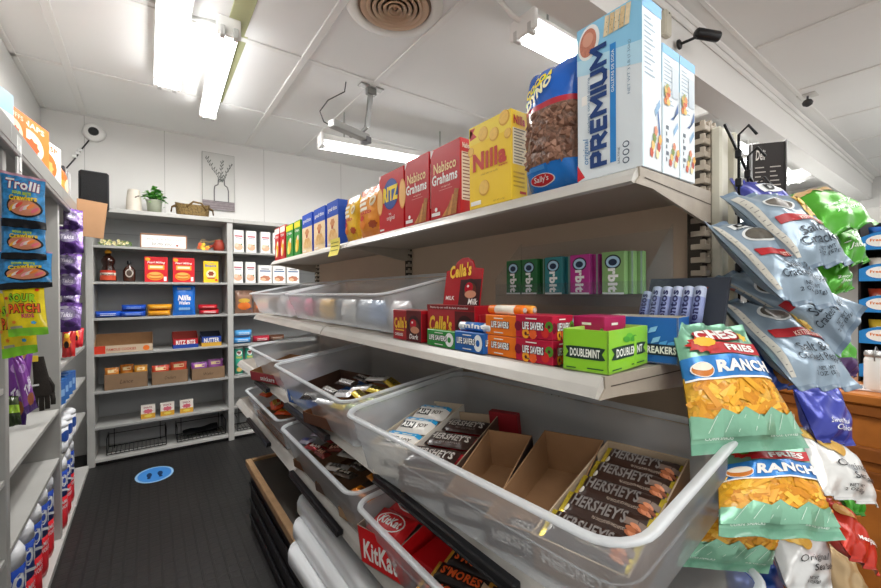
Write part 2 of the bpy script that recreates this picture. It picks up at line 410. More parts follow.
# ================= ceiling hardware =================
TUBE = M('#ffffff', .5, emit=TUBE_E); HOUS = M('#e9e9e6', .4); 
def lamp(name, loc, sx, sy, e, rotz=0, tilt=0, col=(1, .985, .955)):
    l = bpy.data.lights.new(name, 'AREA'); l.shape = 'RECTANGLE'; l.size = sx; l.size_y = sy; l.energy = e; l.color = col
    o = bpy.data.objects.new(name, l); COL.objects.link(o); o.location = loc; o.rotation_euler = (tilt, 0, rotz)
    return o
def fixture(label, loc, rotz, L, W, group='fluorescent ceiling fixtures', energy=0., tilt=0):
    t = thing('fluorescent_fixture', label, 'ceiling light', loc, rotz, group)
    if tilt: t.rotation_euler = (tilt, 0, rotz)
    mb = MB(); mb.box(-W * .3, W * .3, -L / 2, L / 2, -.045, 0, HOUS, .006)
    mb.box(-W / 2, W / 2, -L / 2, L / 2, -.055, -.045, HOUS, .003); mb.build('housing', t)
    for e in (-1, 1):
        mb = MB(); mb.box(-W / 2, W / 2, e * L / 2 - .012, e * L / 2 + .012, -.10, 0, M('#f0efec', .4), .005)
        for sx in (-1, 1): mb.box(sx * W * .27 - .012, sx * W * .27 + .012, e * L / 2 - .03, e * L / 2 + .014, -.112, -.06, M('#c9c9c6', .35), .003)
        mb.build('end_cap', t)
        if CZ - loc[2] > .03:
            mb = MB(); mb.tube([(0, e * L * .35, -.01), (0, e * L * .35, CZ - loc[2])], .006, M('#b9b9b6', .4, .5)); mb.build('hanger_rod', t)
    for sx in (-1, 1):
        mb = MB(); mb.lathe([(.0165, -L / 2 + .02), (.0165, L / 2 - .02)], TUBE, (sx * W * .27, 0, -.085), 12, 'Y'); mb.build('tube', t)
    return t
fixture('bright twin-tube light at the top left of the ceiling, nearest the left wall', (.118, 2.60, CZ), 0, 1.24, .15)
fixture('twin-tube light beside the bare olive ceiling strip', (.375, 2.98, CZ), math.radians(-1.5), 1.2, .115)
fixture('twin-tube light hanging from a grey bracket over the back of the aisle', (1.72, 3.02, 2.53), PI / 2 - .12, 1.25, .12)
fixture('twin-tube light above the cereal bag, with a white conduit at its end', (2.12, 1.375, 2.66), PI / 2, 1.22, .17)
fixture('twin-tube light on the far side of the room, past the beam', (3.7, 1.45, 2.68), PI / 2, 1.6, .2)
fixture('last twin-tube light of the row past the beam', (5.5, 1.45, 2.68), PI / 2, 1.6, .2)

# hanging bracket, camera and cord over the aisle
t = thing('hanging_bracket', 'grey metal bracket dropping from the ceiling above the cracker boxes', 'bracket', (1.29, 2.60, CZ))
gm = M('#8d8d8b', .35, .7)
mb = MB(); mb.box(-.09, .09, -.03, .03, -.012, 0, M('#b9b9b6', .4, .3), .004); mb.box(-.035, .035, -.02, .02, -.06, -.012, gm, .004); mb.build('mounting_plate', t)
mb = MB(); mb.bar((0, 0, -.03), (-.01, .05, -.27), .028, .03, gm); mb.bar((-.01, .05, -.27), (-.06, .10, -.33), .02, .02, gm); mb.build('arm', t)
mb = MB()
for i in range(6): mb.lathe([(.004, 0), (.013, .004), (.013, .014), (.004, .018)], gm, (-.03 - i * .014, .09 + i * .006, -.33 - (i % 2) * .012), 8)
mb.build('clamp', t)
t = thing('ballast_box', 'long grey metal housing clamped below the hanging bracket', 'light housing', (1.22, 2.68, 2.42), .35)
mb = MB(); mb.box(-.24, .10, -.03, .03, -.02, .03, M('#b3b3b0', .4, .3), .006); mb.build('cover', t)
mb = MB(); mb.box(.06, .11, -.035, .035, -.035, .01, M('#77777a', .4, .5), .004); mb.build('end_bracket', t)
mb = MB(); mb.tube([(1.12, 2.64, CZ), (1.11, 2.64, 2.68), (1.0, 2.66, 2.60), (.95, 2.68, 2.52), (.98, 2.69, 2.46), (1.06, 2.68, 2.43)], .004, M('#4a4a4c', .5))
tag(mb.build('power_cord'), 'thin dark cord looping from the ceiling to the hanging light', 'cord')

# round air diffuser
t = thing('ceiling_vent', 'round beige air diffuser with rings set in the ceiling', 'air vent', (1.03, 1.80, CZ))
mb = MB(); mb.lathe([(.245, 0), (.245, -.006), (.20, -.012), (.185, -.004), (.185, 0)], M('#e6e3dd', .4), seg=40); mb.build('outer_ring', t)
VB = M('#cfae90', .45)
mb = MB(); mb.lathe([(.186, -.001), (.186, -.003)], M('#8a7360', .7), seg=40); mb.build('backing', t)
for i, r in enumerate((.17, .14, .112, .085, .058, .032)):
    mb = MB(); mb.lathe([(r - .016, -.010), (r, -.016 - .002 * i), (r + .003, -.012), (r - .012, -.006)], VB, seg=36); mb.build('vane', t)
mb = MB(); mb.lathe([(.0, -.02), (.012, -.016), (.012, -.004)], M('#a88b70', .5), seg=14); mb.build('screw', t)

# security cameras
t = thing('bullet_camera', 'black bullet security camera on the white beam above the tall cracker box', 'security camera', (2.19, .955, 2.545)); t.scale = (.8, .8, .8)
bk = M('#232325', .4)
mb = MB(); mb.lathe([(.03, 0), (.03, -.01), (.018, -.016)], bk, axis='Y'); mb.build('wall_plate', t)
mb = MB(); mb.tube([(0, -.01, 0), (.04, -.06, .02), (.07, -.10, .035)], .009, bk); mb.build('arm', t)
mb = MB(); mb.lathe([(.022, -.07), (.032, -.06), (.032, .075), (.028, .085)], bk, (0, 0, 0), 16, 'X', T=Matrix.Translation((.11, -.115, .045)) @ Matrix.Rotation(-.55, 4, 'Z') @ Matrix.Rotation(.12, 4, 'Y')); bo = mb.build('body', t)
mb = MB(); mb.lathe([(.026, 0), (.02, .004), (.012, .005)], M('#59595c', .15, .3), (0, 0, 0), 16, 'X', T=Matrix.Translation((.11, -.115, .045)) @ Matrix.Rotation(-.55, 4, 'Z') @ Matrix.Rotation(.12, 4, 'Y') @ Matrix.Translation((.084, 0, 0))); mb.build('lens', bo)
t = thing('junction_box', 'beige cover box on the beam beside the black bullet camera', 'box', (2.06, .97, 2.60))
mb = MB(); mb.box(-.03, .03, -.03, 0, -.06, .06, M('#cfcbbb', .5), .006); mb.build('cover', t)
mb = MB(); mb.lathe([(.004, 0), (.004, -.003)], M('#8a8a86', .4, .5), (0, -.03, .045), 8, 'Y'); mb.build('screw', t)
t = thing('dome_camera', 'small dark camera under the ceiling on the right past the beam crown', 'security camera', (4.0, .84, CZ)); t.scale = (.6, .6, .6)
mb = MB(); mb.box(-.09, .09, -.09, .09, -.012, 0, M('#d9d8d4', .5), .004); mb.build('base', t)
mb = MB(); mb.tube([(0, 0, -.01), (0, 0, -.06)], .012, M('#58585a', .4)); mb.build('stem', t)
mb = MB(); mb.lathe([(.012, -.14), (.045, -.12), (.055, -.09), (.04, -.06), (.01, -.05)], M('#3a3a3c', .2), seg=16); mb.build('body', t)
t = thing('wall_camera', 'round white camera on the back wall above the speaker', 'security camera', (-.34, 4.335, 2.615))
mb = MB(); mb.lathe([(.075, 0), (.07, -.025), (.05, -.04)], M('#f0efec', .35), axis='Y', seg=24); bo = mb.build('base', t)
mb = MB(); mb.lathe([(.035, -.04), (.03, -.055), (.01, -.062)], M('#2b2b2d', .15), axis='Y', seg=16); mb.build('lens', bo)
mb = MB(); mb.tube([(-.36, 4.336, 2.57), (-.42, 4.336, 2.46), (-.46, 4.336, 2.38), (-.52, 4.336, 2.28)], .005, M('#3c3c3e', .5))
tag(mb.build('camera_cable'), 'dark cable running down the back wall from the white camera', 'cable')
for i, (x, z) in enumerate(((-.44, 2.43), (-.46, 2.40), (-.425, 2.455))):
    mb = MB(); mb.box(-.014, .014, -.012, .012, -.01, .01, M('#f2f2f0', .4), .003)
    tag(mb.build('cable_clip', loc=(x, 4.328, z)), ['middle white clip on the back-wall camera cable', 'lowest white clip on the back-wall camera cable', 'highest white clip on the back-wall camera cable'][i], 'clip', 'cable clips')
mb = MB(); mb.tube([(1.48, 1.37, 2.62), (1.44, 1.38, 2.63), (1.38, 1.40, 2.69), (1.34, 1.43, 2.75)], .012, trimm)
tag(mb.build('conduit'), 'white conduit curving from the light end into the ceiling', 'conduit')
mb = MB(); mb.box(2.02, 2.3, 1.13, 1.27, 2.56, CZ, HOUS, .006); mb.box(2.05, 2.27, 1.15, 1.25, 2.553, 2.56, M('#cfcfcc', .4), .002)
tag(mb.build('access_box'), 'white rectangular box under the ceiling beside the cereal-side light', 'box')
mb = MB(); mb.tube([(LX, 2.30, CZ - .012), (.02, 2.44, CZ - .012), (.2, 2.46, CZ - .014), (.33, 2.42, CZ - .02)], .009, M('#c8c8c5', .5))
tag(mb.build('ceiling_conduit'), 'thin grey conduit crossing the ceiling between the two left lights', 'conduit')
# ================= gondola =================
BEI = M('#a89c8c', .5, 0, .06, 5); BEIL = M('#cfc8bd', .42, 0, .05, 9); BEID = M('#8f8578', .6, 0, .05, 5)
LIP = M('#bdbab4', .35, .1, .05, 12); CHAN = M('#17171a', .35); STEEL = M('#9c968e', .4, .3, .08, 12)
Y0, Y1, Y2 = .367, 1.60, 2.85; XB = .985
g = thing('gondola_shelving', 'beige metal gondola of slotted uprights and shelves along the right of the aisle', 'shelving', (XB, 1.6, 0))
def gb(name, mb):
    mb.v = [(x - XB, y - 1.6, z) for x, y, z in mb.v]; return mb.build(name, g)
def upright(y, ztop=1.665):
    mb = MB(); U = BEI; x0 = XB - .015; w_ = .029
    mb.box(x0 + .001, x0 + .059, y - .010, y + .018, 0, ztop, M('#3b342d', .8))
    z = .22
    while z < ztop - .02:
        for c in (0, 1):
            xa = x0 + c * (w_ + .002); q = .006 * c
            mb.box(xa, xa + w_, y - .018, y + .012, z + q, z + q + .013, U, .0015)
            mb.box(xa, xa + .007, y - .017, y - .008, z + q + .011, z + q + .0215, U)
            mb.box(xa + w_ - .007, xa + w_, y - .017, y - .008, z + q + .011, z + q + .0215, U)
        z += .0285
    gb('upright', mb)
for y in (Y0 + .021, Y1, Y2): upright(y)
for y in (Y0, Y1):
    for z0, z1 in ((.25, .60), (.64, .86), (.90, 1.14), (1.18, 1.49)):
        mb = MB(); mb.box(XB + .004, XB + .014, y + .018, y + 1.22, z0 - .005, z1 + .025, M('#c4ae97', .55, 0, .05, 3)); gb('back_panel', mb)
# cream side plates and black hook rods hung on the far side of the end upright
mb = MB(); mb.box(1.0, 1.04, .350, .372, .5, 1.655, M('#d6d2c2', .45, 0, .05, 10), .004); mb.box(1.050, 1.080, .34, .365, .5, 1.65, M('#cbc7b6', .45), .004); gb('side_plate', mb)
mb = MB()
for x, y, zt in ((1.02, .325, 1.63), (1.09, .33, 1.60), (1.17, .34, 1.55)):
    mb.tube([(x, y, .45), (x, y, zt), (x - .008, y - .02, zt + .012), (x - .012, y - .035, zt - .012)], .0028, CHAN, 6)
    for k in range(5): mb.box(x - .006, x + .006, y - .006, y + .006, zt - .05 - k * .06, zt - .032 - k * .06, CHAN, .002)
mb.bar((.99, .34, 1.65), (1.22, .335, 1.50), 0.005, .005, CHAN); gb('hook_rod', mb)
SHELVES = []
def shelf(xf, z, y0, y1, lip, taper, thick=.018, tl=0.):
    def tilt(mb):
        mb.v = [(x, y, zz + max(0, x - xf - .012) * math.tan(tl)) for x, y, zz in mb.v]; return mb
    mb = MB()
    mb.box(xf + .012, XB, y0, y1, z - thick, z - .003, STEEL if z < 1 else M('#a79e93', .5, 0, .05, 5))
    # price moulding: slanted front
    b = -.018
    pts = [(xf + .012, z), (xf + .002, z - .002), (xf - .004 + b * .3, z - lip * .5), (xf + b, z - lip), (xf + b + .01, z - lip - .003), (xf + .012, z - lip * .6)]
    n = len(pts)
    mb.add([(x, y, zz) for y in (y0, y1) for x, zz in pts], [(i, (i + 1) % n, n + (i + 1) % n, n + i) for i in range(n)] + [tuple(range(n))[::-1], tuple(range(n, 2 * n))], LIP)
    so = gb('shelf', tilt(mb)); SHELVES.append((z, y0, y1, so))
    for ye, e in ((y0, -1), (y1, 1)):                    # tapering side brackets
        mb = MB(); a = ye - .003; b2 = ye + .003
        P = [(xf + .004, z), (XB, z - .002), (XB, z - taper), (XB - .04, z - taper), (xf + .05, z - lip * 1.15), (xf - .01, z - lip * 1.1), (xf + .006, z - lip * .6)]
        n = len(P)
        mb.add([(x, y, zz) for y in (a, b2) for x, zz in P], [(i, (i + 1) % n, n + (i + 1) % n, n + i) for i in range(n)] + [tuple(range(n))[::-1], tuple(range(n, 2 * n))], M('#a2988b', .45, 0, .08, 25))
        if z > 1.1:
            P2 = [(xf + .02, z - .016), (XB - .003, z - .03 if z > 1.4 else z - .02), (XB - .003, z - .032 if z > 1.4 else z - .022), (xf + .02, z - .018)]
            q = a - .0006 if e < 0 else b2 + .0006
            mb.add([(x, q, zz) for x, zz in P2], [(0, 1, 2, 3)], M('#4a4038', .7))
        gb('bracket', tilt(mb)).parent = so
for y0, y1 in ((Y0, Y1 - .004), (Y1 + .004, Y2)):
    shelf(.685, 1.515, y0, y1, .028, .07)
    shelf(.578, 1.165, y0, y1, .032, .06)
    shelf(.478, .872, y0, y1, .030, .06, tl=TILT)
    shelf(.470, .625, y0, y1, .030, .06, tl=TILT)
mb = MB(); mb.box(.945, XB, Y0, Y2, .2, .25, BEID); mb.box(.95, XB, Y0, Y2, 0, .2, M('#3a3734', .6)); gb('base_deck', mb)
# black price channels clipped on shelves 3 and 4
for z, x, segs in ((.858, .446, ((.42, .88), (1.20, 1.66), (1.95, 2.2))), (.610, .448, ((.45, .80), (1.11, 1.60), (1.95, 2.42)))):
    for a, b in segs:
        mb = MB(); mb.box(x - .012, x + .006, a, b, z - .010, z + .008, CHAN, .003)
        mb.box(x - .015, x - .008, a, b, z - .012, z - .006, CHAN, .002); pc = gb('price_channel', mb)
        for zz, ya, yb, so in SHELVES:
            if abs(zz - z) < .03 and ya < (a + b) / 2 < yb: pc.parent = so
# paper notices on the back panels
def notice(label, y, z, w, h, art, x=XB + .003):
    mb = MB(); mb.box(-w / 2, w / 2, -.001, .001, 0, h, M('#8f8b84', .6) if art == 2 else M('#c9c6c1', .6)); S = lambda u, v, o=0: (-w / 2 + u * w, -.001 - o, v * h)
    if art == 1:
        for s_ in (0, 1):
            p = [(.30, .15), (.36, .3), (.33, .5), (.38, .68), (.32, .8)]
            for i in range(4):
                (a, b), (c, d) = p[i], p[i + 1]
                if s_: a, c = 1 - a, 1 - c
                mb.add([S(a - .025, b, .0004), S(a + .025, b, .0004), S(c + .025, d, .0004), S(c - .025, d, .0004)], [(0, 1, 2, 3)], M('#3a3a3a', .6))
            mb.disc(S, .33 if not s_ else .67, .15, .09, .06, M('#3a3a3a', .6), .0004, 10)
        for i in range(4): mb.rect(S, .42, .58, .45 + i * .07, .465 + i * .07, M('#777777', .6))
    else:
        for i in range(5): mb.rect(S, .15, .85, .2 + i * .12, .24 + i * .12, M('#6f6f6f', .6))
    tag(mb.build('paper_notice', loc=(x, y, z), rotz=-PI / 2), label, 'notice')
notice('white paper notice with a black bracket design on the gondola back above the brown trays', .78, .942, .085, .062, 1)
notice('blank grey card on the gondola back beside the bracket-design notice', .685, .942, .055, .062, 2)
notice('small white card on the gondola back behind the second shelf-three bin', 1.82, .945, .05, .05, 2)
# yellow price tag hanging off the top shelf
mb = MB(); t_ = M('#f1e26a', .6)
mb.grid(lambda u, v: (-.055 + .11 * u, .006 * math.sin(v * 3) - .01 * (1 - v), -.055 + .075 * v), 4, 5, t_)
S = lambda u, v, o=0: (-.055 + .11 * u, .006 * math.sin(v * 3) - .01 * (1 - v) - .001 - o, -.055 + .075 * v)
for v in (.3, .55, .75): mb.rect(S, .12, .88, v, v + .05, M('#8f8a45', .7), .0004, 3, 1)
tag(mb.build('price_tag', loc=(.664, 1.70, 1.515), rotz=-PI / 2), 'yellow paper price tag hanging from the top shelf edge', 'price tag')
# low platform with wood trim, grey top and black sides
t = thing('low_display_platform', 'low black platform with natural wood edging on the floor under the gondola', 'platform', (.45, 1.3, 0))
XL, XR = .44, .93
mb = MB(); mb.box(0, XR - XL, -.9, 1.16, .34, .36, M('#4a4540', .5, 0, .1, 6)); mb.build('deck', t)
mb = MB(); wd = M('#a5835f', .5, 0, .15, 14)
mb.box(-.012, .018, -.9, 1.17, .335, .372, wd, .003); mb.box(.018, XR - XL, 1.14, 1.17, .335, .372, wd, .003); mb.build('edge_trim', t)
mb = MB(); mb.box(.01, XR - XL, -.9, 1.15, 0, .335, M('#141415', .35)); 
for i in range(3): mb.box(0.0, .01, -.9, 1.15, .06 + i * .09, .075 + i * .09, M('#1e1e20', .35), .003)
mb.build('body', t)
# flat lids / shallow boxes stacked on it
lid_m = plastic_clear('milky_lid', '#dfe3e6', .12)
GL = M('#86827e', .4)
def lidbox(label, x, y, z, w, l, h, rz):
    t = thing('storage_lid', label, 'plastic lid', (x, y, z), rz, None)
    mb = MB(); rr = .05
    def ring(ins, zz):
        pts = []
        for cx, cy, a0 in ((w / 2, l / 2, 0), (-w / 2, l / 2, 90), (-w / 2, -l / 2, 180), (w / 2, -l / 2, 270)):
            for i in range(6):
                a = math.radians(a0 + i * 18); sx = 1 if cx > 0 else -1; sy = 1 if cy > 0 else -1
                pts.append((cx - sx * rr + (rr - ins) * math.cos(a), cy - sy * rr + (rr - ins) * math.sin(a), zz))
        return pts
    R = [ring(.004, 0), ring(0, .004), ring(.0, h * .7), ring(.006, h), ring(.045, h), ring(.055, h - .006)]
    n = 24; vs = [p for r in R for p in r]; fs = []
    for r in range(len(R) - 1):
        for i in range(n): fs.append((r * n + i, r * n + (i + 1) % n, (r + 1) * n + (i + 1) % n, (r + 1) * n + i))
    mb.add(vs, fs, M('#e2e5e8', .3, 0, 0, 20, 0, 60, .3), True); mb.build('rim', t)
    mb = MB(); mb.add(ring(.055, h - .006), [tuple(range(n))], GL); mb.add(ring(.12, h - .0055), [tuple(range(n))], M('#7d7976', .4)); mb.build('panel', t)
    return t
lidbox('lowest plastic lid of the stack under the gondola', .655, .98, .373, .50, 1.0, .05, .05)
lidbox('middle plastic lid of the stack under the gondola', .675, 1.02, .4235, .50, 1.02, .05, .02)
lidbox('grey-topped plastic lid lying on top of the stack under the gondola', .70, 1.06, .474, .50, 1.06, .05, 0)
for nm, loc, sx, sy, e in (
    ('aisle_tube_glow', (.115, 2.72, 2.62), .12, 1.2, 17), ('olive_tube_glow', (.375, 2.98, 2.62), .1, 1.2, 12),
    ('hanging_tube_glow', (1.72, 3.02, 2.40), 1.2, .1, 9), ('cereal_tube_glow', (2.12, 1.375, 2.53), 1.2, .12, 12),
    ('far_tube_glow', (3.7, 1.45, 2.55), 1.5, .15, 22), ('last_tube_glow', (5.5, 1.45, 2.55), 1.5, .15, 24),
    ('front_fill', (.2, -.9, 2.70), 1.2, 1.2, 24), ('front_fill', (2.4, -.6, 2.70), 1.2, 1.2, 24), ('front_fill', (5, -1, 2.70), 1.4, 1.4, 40)):  # the three front lamps are added fill out of view, not tube glow
    lamp(nm, loc, sx, sy, e * 1.15)
WHT = M('#f4f2ee', .4); INK = M('#2a2a2c', .5)
CARD = M('#a9825c', .75, 0, .06, 25); CARDD = M('#8f6b49', .8, 0, .06, 25)
GLY = {'P': [[(0, 0), (0, 1), (.62, 1), (.8, .88), (.8, .58), (.62, .46), (0, .46)]], 'R': [[(0, 0), (0, 1), (.62, 1), (.8, .88), (.8, .58), (.62, .46), (0, .46)], [(.4, .46), (.85, 0)]],
       'E': [[(.75, 1), (0, 1), (0, 0), (.75, 0)], [(0, .5), (.65, .5)]], 'M': [[(0, 0), (0, 1), (.5, .35), (1, 1), (1, 0)]], 'I': [[(0, 0), (0, 1)]], 'U': [[(0, 1), (0, .2), (.2, 0), (.65, 0), (.85, .2), (.85, 1)]]}
def block_word(mb, word, place, H, th, mat, gap=.30):
    """heavy stroked capitals; place(x, y) maps metres along / up the line of lettering to a point"""
    wd_ = {'M': .92, 'I': 0.0, 'P': .58, 'R': .62, 'E': .5, 'U': .66}; x0 = th / 2; q = 0
    for ch in word:
        k = wd_[ch] / {'M': 1, 'I': 1, 'P': .8, 'R': .85, 'E': .75, 'U': .85}[ch]
        for st in GLY[ch]:
            P = [(x0 + x * k * H, th / 2 + y * (H - th)) for x, y in st]
            for (a, b), (c, d) in zip(P[:-1], P[1:]):
                dx, dy = c - a, d - b; L = math.hypot(dx, dy); dx, dy = dx / L, dy / L; e = th * .42
                a2, b2, c2, d2 = a - dx * e, b - dy * e, c + dx * e, d + dy * e; nx, ny = -dy * th / 2, dx * th / 2
                q = (q + 1) % 4
                mb.add([place(a2 + nx, b2 + ny, q * .00025), place(a2 - nx, b2 - ny, q * .00025), place(c2 - nx, d2 - ny, q * .00025), place(c2 + nx, d2 + ny, q * .00025)], [(0, 1, 2, 3)], mat)
        x0 += wd_[ch] * H + th + gap * th
    return x0
def carton(name, label, cat, w, d, h, loc, rotz, body, art=None, group=None, bev=.0012, seams=True):
    mb = MB(); mb.box(-w / 2, w / 2, 0, d, 0, h, body, bev)
    S = faces(w, d, h)
    if art: art(mb, S)
    if seams:
        mb.rect(S['T'], .02, .98, .49, .51, M('#77736c', .7), .0003)
    return tag(mb.build(name, loc=loc, rotz=rotz), label, cat, group)
def tray(name, label, w, d, h, loc, rotz, outer, inner, cat='carton', group=None, art=None, front=1., side_slope=0., back=1., th=.0025):
    """open display carton; side walls may drop towards the front"""
    t = thing(name, label, cat, loc, rotz, group)
    mb = MB(); hf = h * front; hb = h * back
    mb.box(-w / 2, w / 2, 0, d, 0, th, inner)
    mb.build('base', t)
    def wall(p):            # quad outline in 3d + inward offset
        (a, b, c, e), n = p; n = Vector(n) * th
        a, b, c, e = map(Vector, (a, b, c, e))
        m = MB(); m.add([a, b, c, e], [(0, 1, 2, 3)], outer); m.add([a + n, b + n, c + n, e + n], [(3, 2, 1, 0)], inner)
        m.add([a, b, c, e, a + n, b + n, c + n, e + n], [(3, 2, 6, 7), (0, 4, 5, 1), (1, 5, 6, 2), (0, 3, 7, 4)], inner)
        return m
    S = faces(w, d, h)
    m = wall((((-w/2, 0, 0), (w/2, 0, 0), (w/2, 0, hf), (-w/2, 0, hf)), (0, 1, 0)))
    if art: art(m, S, 'F', front)
    m.build('front_wall', t)
    m = wall((((w/2, d, 0), (-w/2, d, 0), (-w/2, d, hb), (w/2, d, hb)), (0, -1, 0)))
    if art: art(m, S, 'B', back)
    m.build('back_wall', t)
    m = wall((((w/2, 0, 0), (w/2, d, 0), (w/2, d, hb), (w/2, 0, hf)), (-1, 0, 0)))
    if art: art(m, S, 'R', min(front, back))
    m.build('side_wall', t)
    m = wall((((-w/2, d, 0), (-w/2, 0, 0), (-w/2, 0, hf), (-w/2, d, hb)), (1, 0, 0)))
    if art: art(m, S, 'L', min(front, back))
    m.build('side_wall', t)
    return t
def bar(name, label, L, W, H, loc, rot, body, art=None, cat='candy bar', group=None, seal=None, tilt=(0, 0), wr=.0012):
    """wrapped bar lying flat: length along x, top faces +z"""
    mb = MB(); seal = seal or body
    def top(u, v, off=0):
        e = min(1, max(0, (u - .05) / .06)) * min(1, max(0, (.95 - u) / .06))
        q = max(0, 4 * v * (1 - v)) ** .35
        z = H * (.5 + .5 * e * q) + off + (wr * math.sin(u * 31 + v * 5) * e * .5)
        return (-L / 2 + u * L, (-W / 2 + v * W) * (1 - .05 * (1 - e)), z)
    def bot(u, v):
        e = min(1, max(0, (u - .05) / .06)) * min(1, max(0, (.95 - u) / .06)); q = max(0, 4 * v * (1 - v)) ** .35
        return (-L / 2 + u * L, (W / 2 - v * W) * (1 - .05 * (1 - e)), H * (.5 - .5 * e * q))
    mb.grid(top, 16, 6, lambda u, v: seal if (u < .06 or u > .94) else body); mb.grid(bot, 12, 4, body)
    if art: art(mb, top)
    o = tag(mb.build(name), label, cat, group); o.location = loc; o.rotation_euler = (tilt[0], tilt[1], rot)
    return o
def packet(name, label, w, h, t, loc, rotz, zone, art=None, cat='bag', group=None, ph=0., tilt=0., nu=14, nv=14, wr=.003):
    """standing pillow pouch, base at z=0"""
    mb = MB(); s_ = mat_pillow_front(w, h, t, 0, wr, ph)
    mb.grid(lambda u, v: s_(u, v, 0, -1), nu, nv, zone); mb.grid(lambda u, v: s_(1 - u, v, 0, 1), nu, nv, zone)
    if art: art(mb, lambda u, v, off=0: s_(u, v, off, -1))
    o = tag(mb.build(name), label, cat, group); o.location = loc; o.rotation_euler = (tilt, 0, rotz)
    return o
def quad_bag(name, label, key, t, zone, art=None, cat='bag', group=None, ph=0., nu=18, nv=22, wr=.004, back=None, flip=False, parent=None):
    """pillow bag stretched over four corners tl, tr, bl, br"""
    TL, TR, BL, BR = [Vector(p) for p in QUADS[key]]
    c = (TL + TR + BL + BR) / 4
    N = (TR - TL + BR - BL).cross(TL - BL + TR - BR).normalized()      # towards the viewer side
    TL, TR, BL, BR = TL - c, TR - c, BL - c, BR - c
    def prof(u, v):
        a = max(0, 4 * u * (1 - u)) ** .5
        q = min(1, max(0, (v - .055) / .33)); q2 = min(1, max(0, (.945 - v) / .33))
        return a * (q * (2 - q)) ** .65 * (q2 * (2 - q2)) ** .65
    Wd = (TR - TL).length
    def surf(u, v, off=0, side=1):
        nar = .022 * math.sin(PI * v); uu = .5 + (u - .5) * (1 - nar * 2)
        P = (BL * (1 - uu) + BR * uu) * (1 - v) + (TL * (1 - uu) + TR * uu) * v
        p = prof(u, v)
        wob = wr * (math.sin(u * 17 + ph) * math.exp(-max(0, v) * 6) + math.sin(u * 21 + ph * 2.3) * math.exp(-(1 - v) * 6))
        wob2 = wr * .55 * (math.sin(u * 8 + v * 11 + ph * 3) + .6 * math.sin(u * 17 - v * 9 + ph)) * p
        return P + N * (side * (t / 2 * p + off + .0007) + wob + side * wob2)
    mb = MB(); mb.grid(lambda u, v: surf(u, v, 0, 1), nu, nv, zone)
    bz = back or zone
    mb.grid(lambda u, v: surf(1 - u, v, 0, -1), nu, nv, bz)
    if art: art(mb, surf)
    o = mb.build(name, loc=c); tag(o, label, cat, group)
    return o
def zones(*zs):
    """zs: (vmax, mat) ascending"""
    def f(u, v):
        for vm, m in zs:
            if v < vm: return m
        return zs[-1][1]
    return f
# ================= back wall shelves =================
YF = 4.0
ZB = [.05, .292, .562, .844, 1.117, 1.394, 1.669, 1.955]
# top board: vase, plant, basket, canvas on wall
t = thing('ceramic_vase', 'cream ceramic lantern vase with leaf-shaped cut-outs on the back shelving top', 'vase', (-.08, 4.10, 1.955))
vm = M('#cfc7ba', .5, 0, .04, 20)
mb = MB(); mb.lathe([(.0, 0), (.052, 0), (.054, .01), (.05, .10), (.042, .17), (.036, .185), (.030, .185), (.030, .17)], vm, seg=24); mb.build('body', t)
dk = M('#4a3f36', .8)
def vs(r, z, a): return (r * math.sin(a), -r * math.cos(a), z)
mb = MB()
for a, z, an in ((.3, .12, .6), (.55, .10, .9), (.35, .085, 1.3), (.65, .13, .4), (.5, .065, 1.6), (.8, .09, .8), (.15, .10, -.4)):
    S = lambda u, v, o=0: vs(.0502 - (v - .0) * .04 + .0016 + o, v, u / .05)
    mb.disc(S, a * .05, z, .011, .005, dk, .0012, 10, 1, 0, an)
mb.build('leaf_cutouts', t)
t = thing('potted_plant', 'leafy green plant in a grey tin pot on the back shelving top', 'plant', (.055, 4.10, 1.955))
mb = MB(); mb.lathe([(0, 0), (.045, 0), (.055, .11), (.058, .115), (.052, .115), (.05, .10), (0, .10)], M('#a9b09c', .45, .2, .08, 20), seg=20); mb.build('pot', t)
lf = [M('#5fae44', .45, 0, .2, 40), M('#86d05a', .45), M('#3f8a34', .5)]
mb = MB(); rr = random.Random(4)
for i in range(190):
    a = rr.uniform(0, 2 * PI); r = rr.uniform(0, .085); z = .12 + rr.uniform(0, .115) * (1 - r / .13) + (-.05 if r > .07 and rr.random() < .4 else 0)
    c = Vector((r * math.cos(a), r * math.sin(a), z)); d = Vector((math.cos(a), math.sin(a), rr.uniform(-.5, .6))).normalized()
    sd = d.cross(Vector((0, 0, 1))).normalized(); n = sd.cross(d); L = rr.uniform(.026, .042); wd_ = L * .46
    mb.add([c - d * L * .5, c + sd * wd_ + n * .003, c + d * L * .6, c - sd * wd_ + n * .003, c + n * .006], [(0, 1, 4), (1, 2, 4), (2, 3, 4), (3, 0, 4)], lf[i % 3], True)
mb.build('foliage', t)
mb = MB()
for i in range(14):
    a = i * .9; mb.tube([(0.01 * math.cos(a), .01 * math.sin(a), .10), (.05 * math.cos(a), .05 * math.sin(a), .17)], .0015, lf[2], 5)
mb.build('stem', t)
t = thing('wicker_basket', 'brown woven wicker basket with handles on the back shelving top', 'basket', (.325, 4.08, 1.955)); t.scale = (1, 1, 1.25)
wk = M('#75603a', .75, 0, .45, 90, .8, 120)
mb = MB(); n = 28; prof = [(.0, .002), (.95, .002), (1.0, .02), (1.06, .075), (1.08, .082), (1.0, .082), (.95, .03), (0, .02)]
vsx = []
for k in range(n):
    a = 2 * PI * k / n
    for r, z in prof: vsx.append((r * .115 * math.cos(a) * 1.05, r * .055 * math.sin(a), z + .012 * abs(math.cos(a)) ** 3 * (z > .05)))
m_ = len(prof)
mb.add(vsx, [(k * m_ + j, ((k + 1) % n) * m_ + j, ((k + 1) % n) * m_ + j + 1, k * m_ + j + 1) for k in range(n) for j in range(m_ - 1)], wk, True); mb.build('body', t)
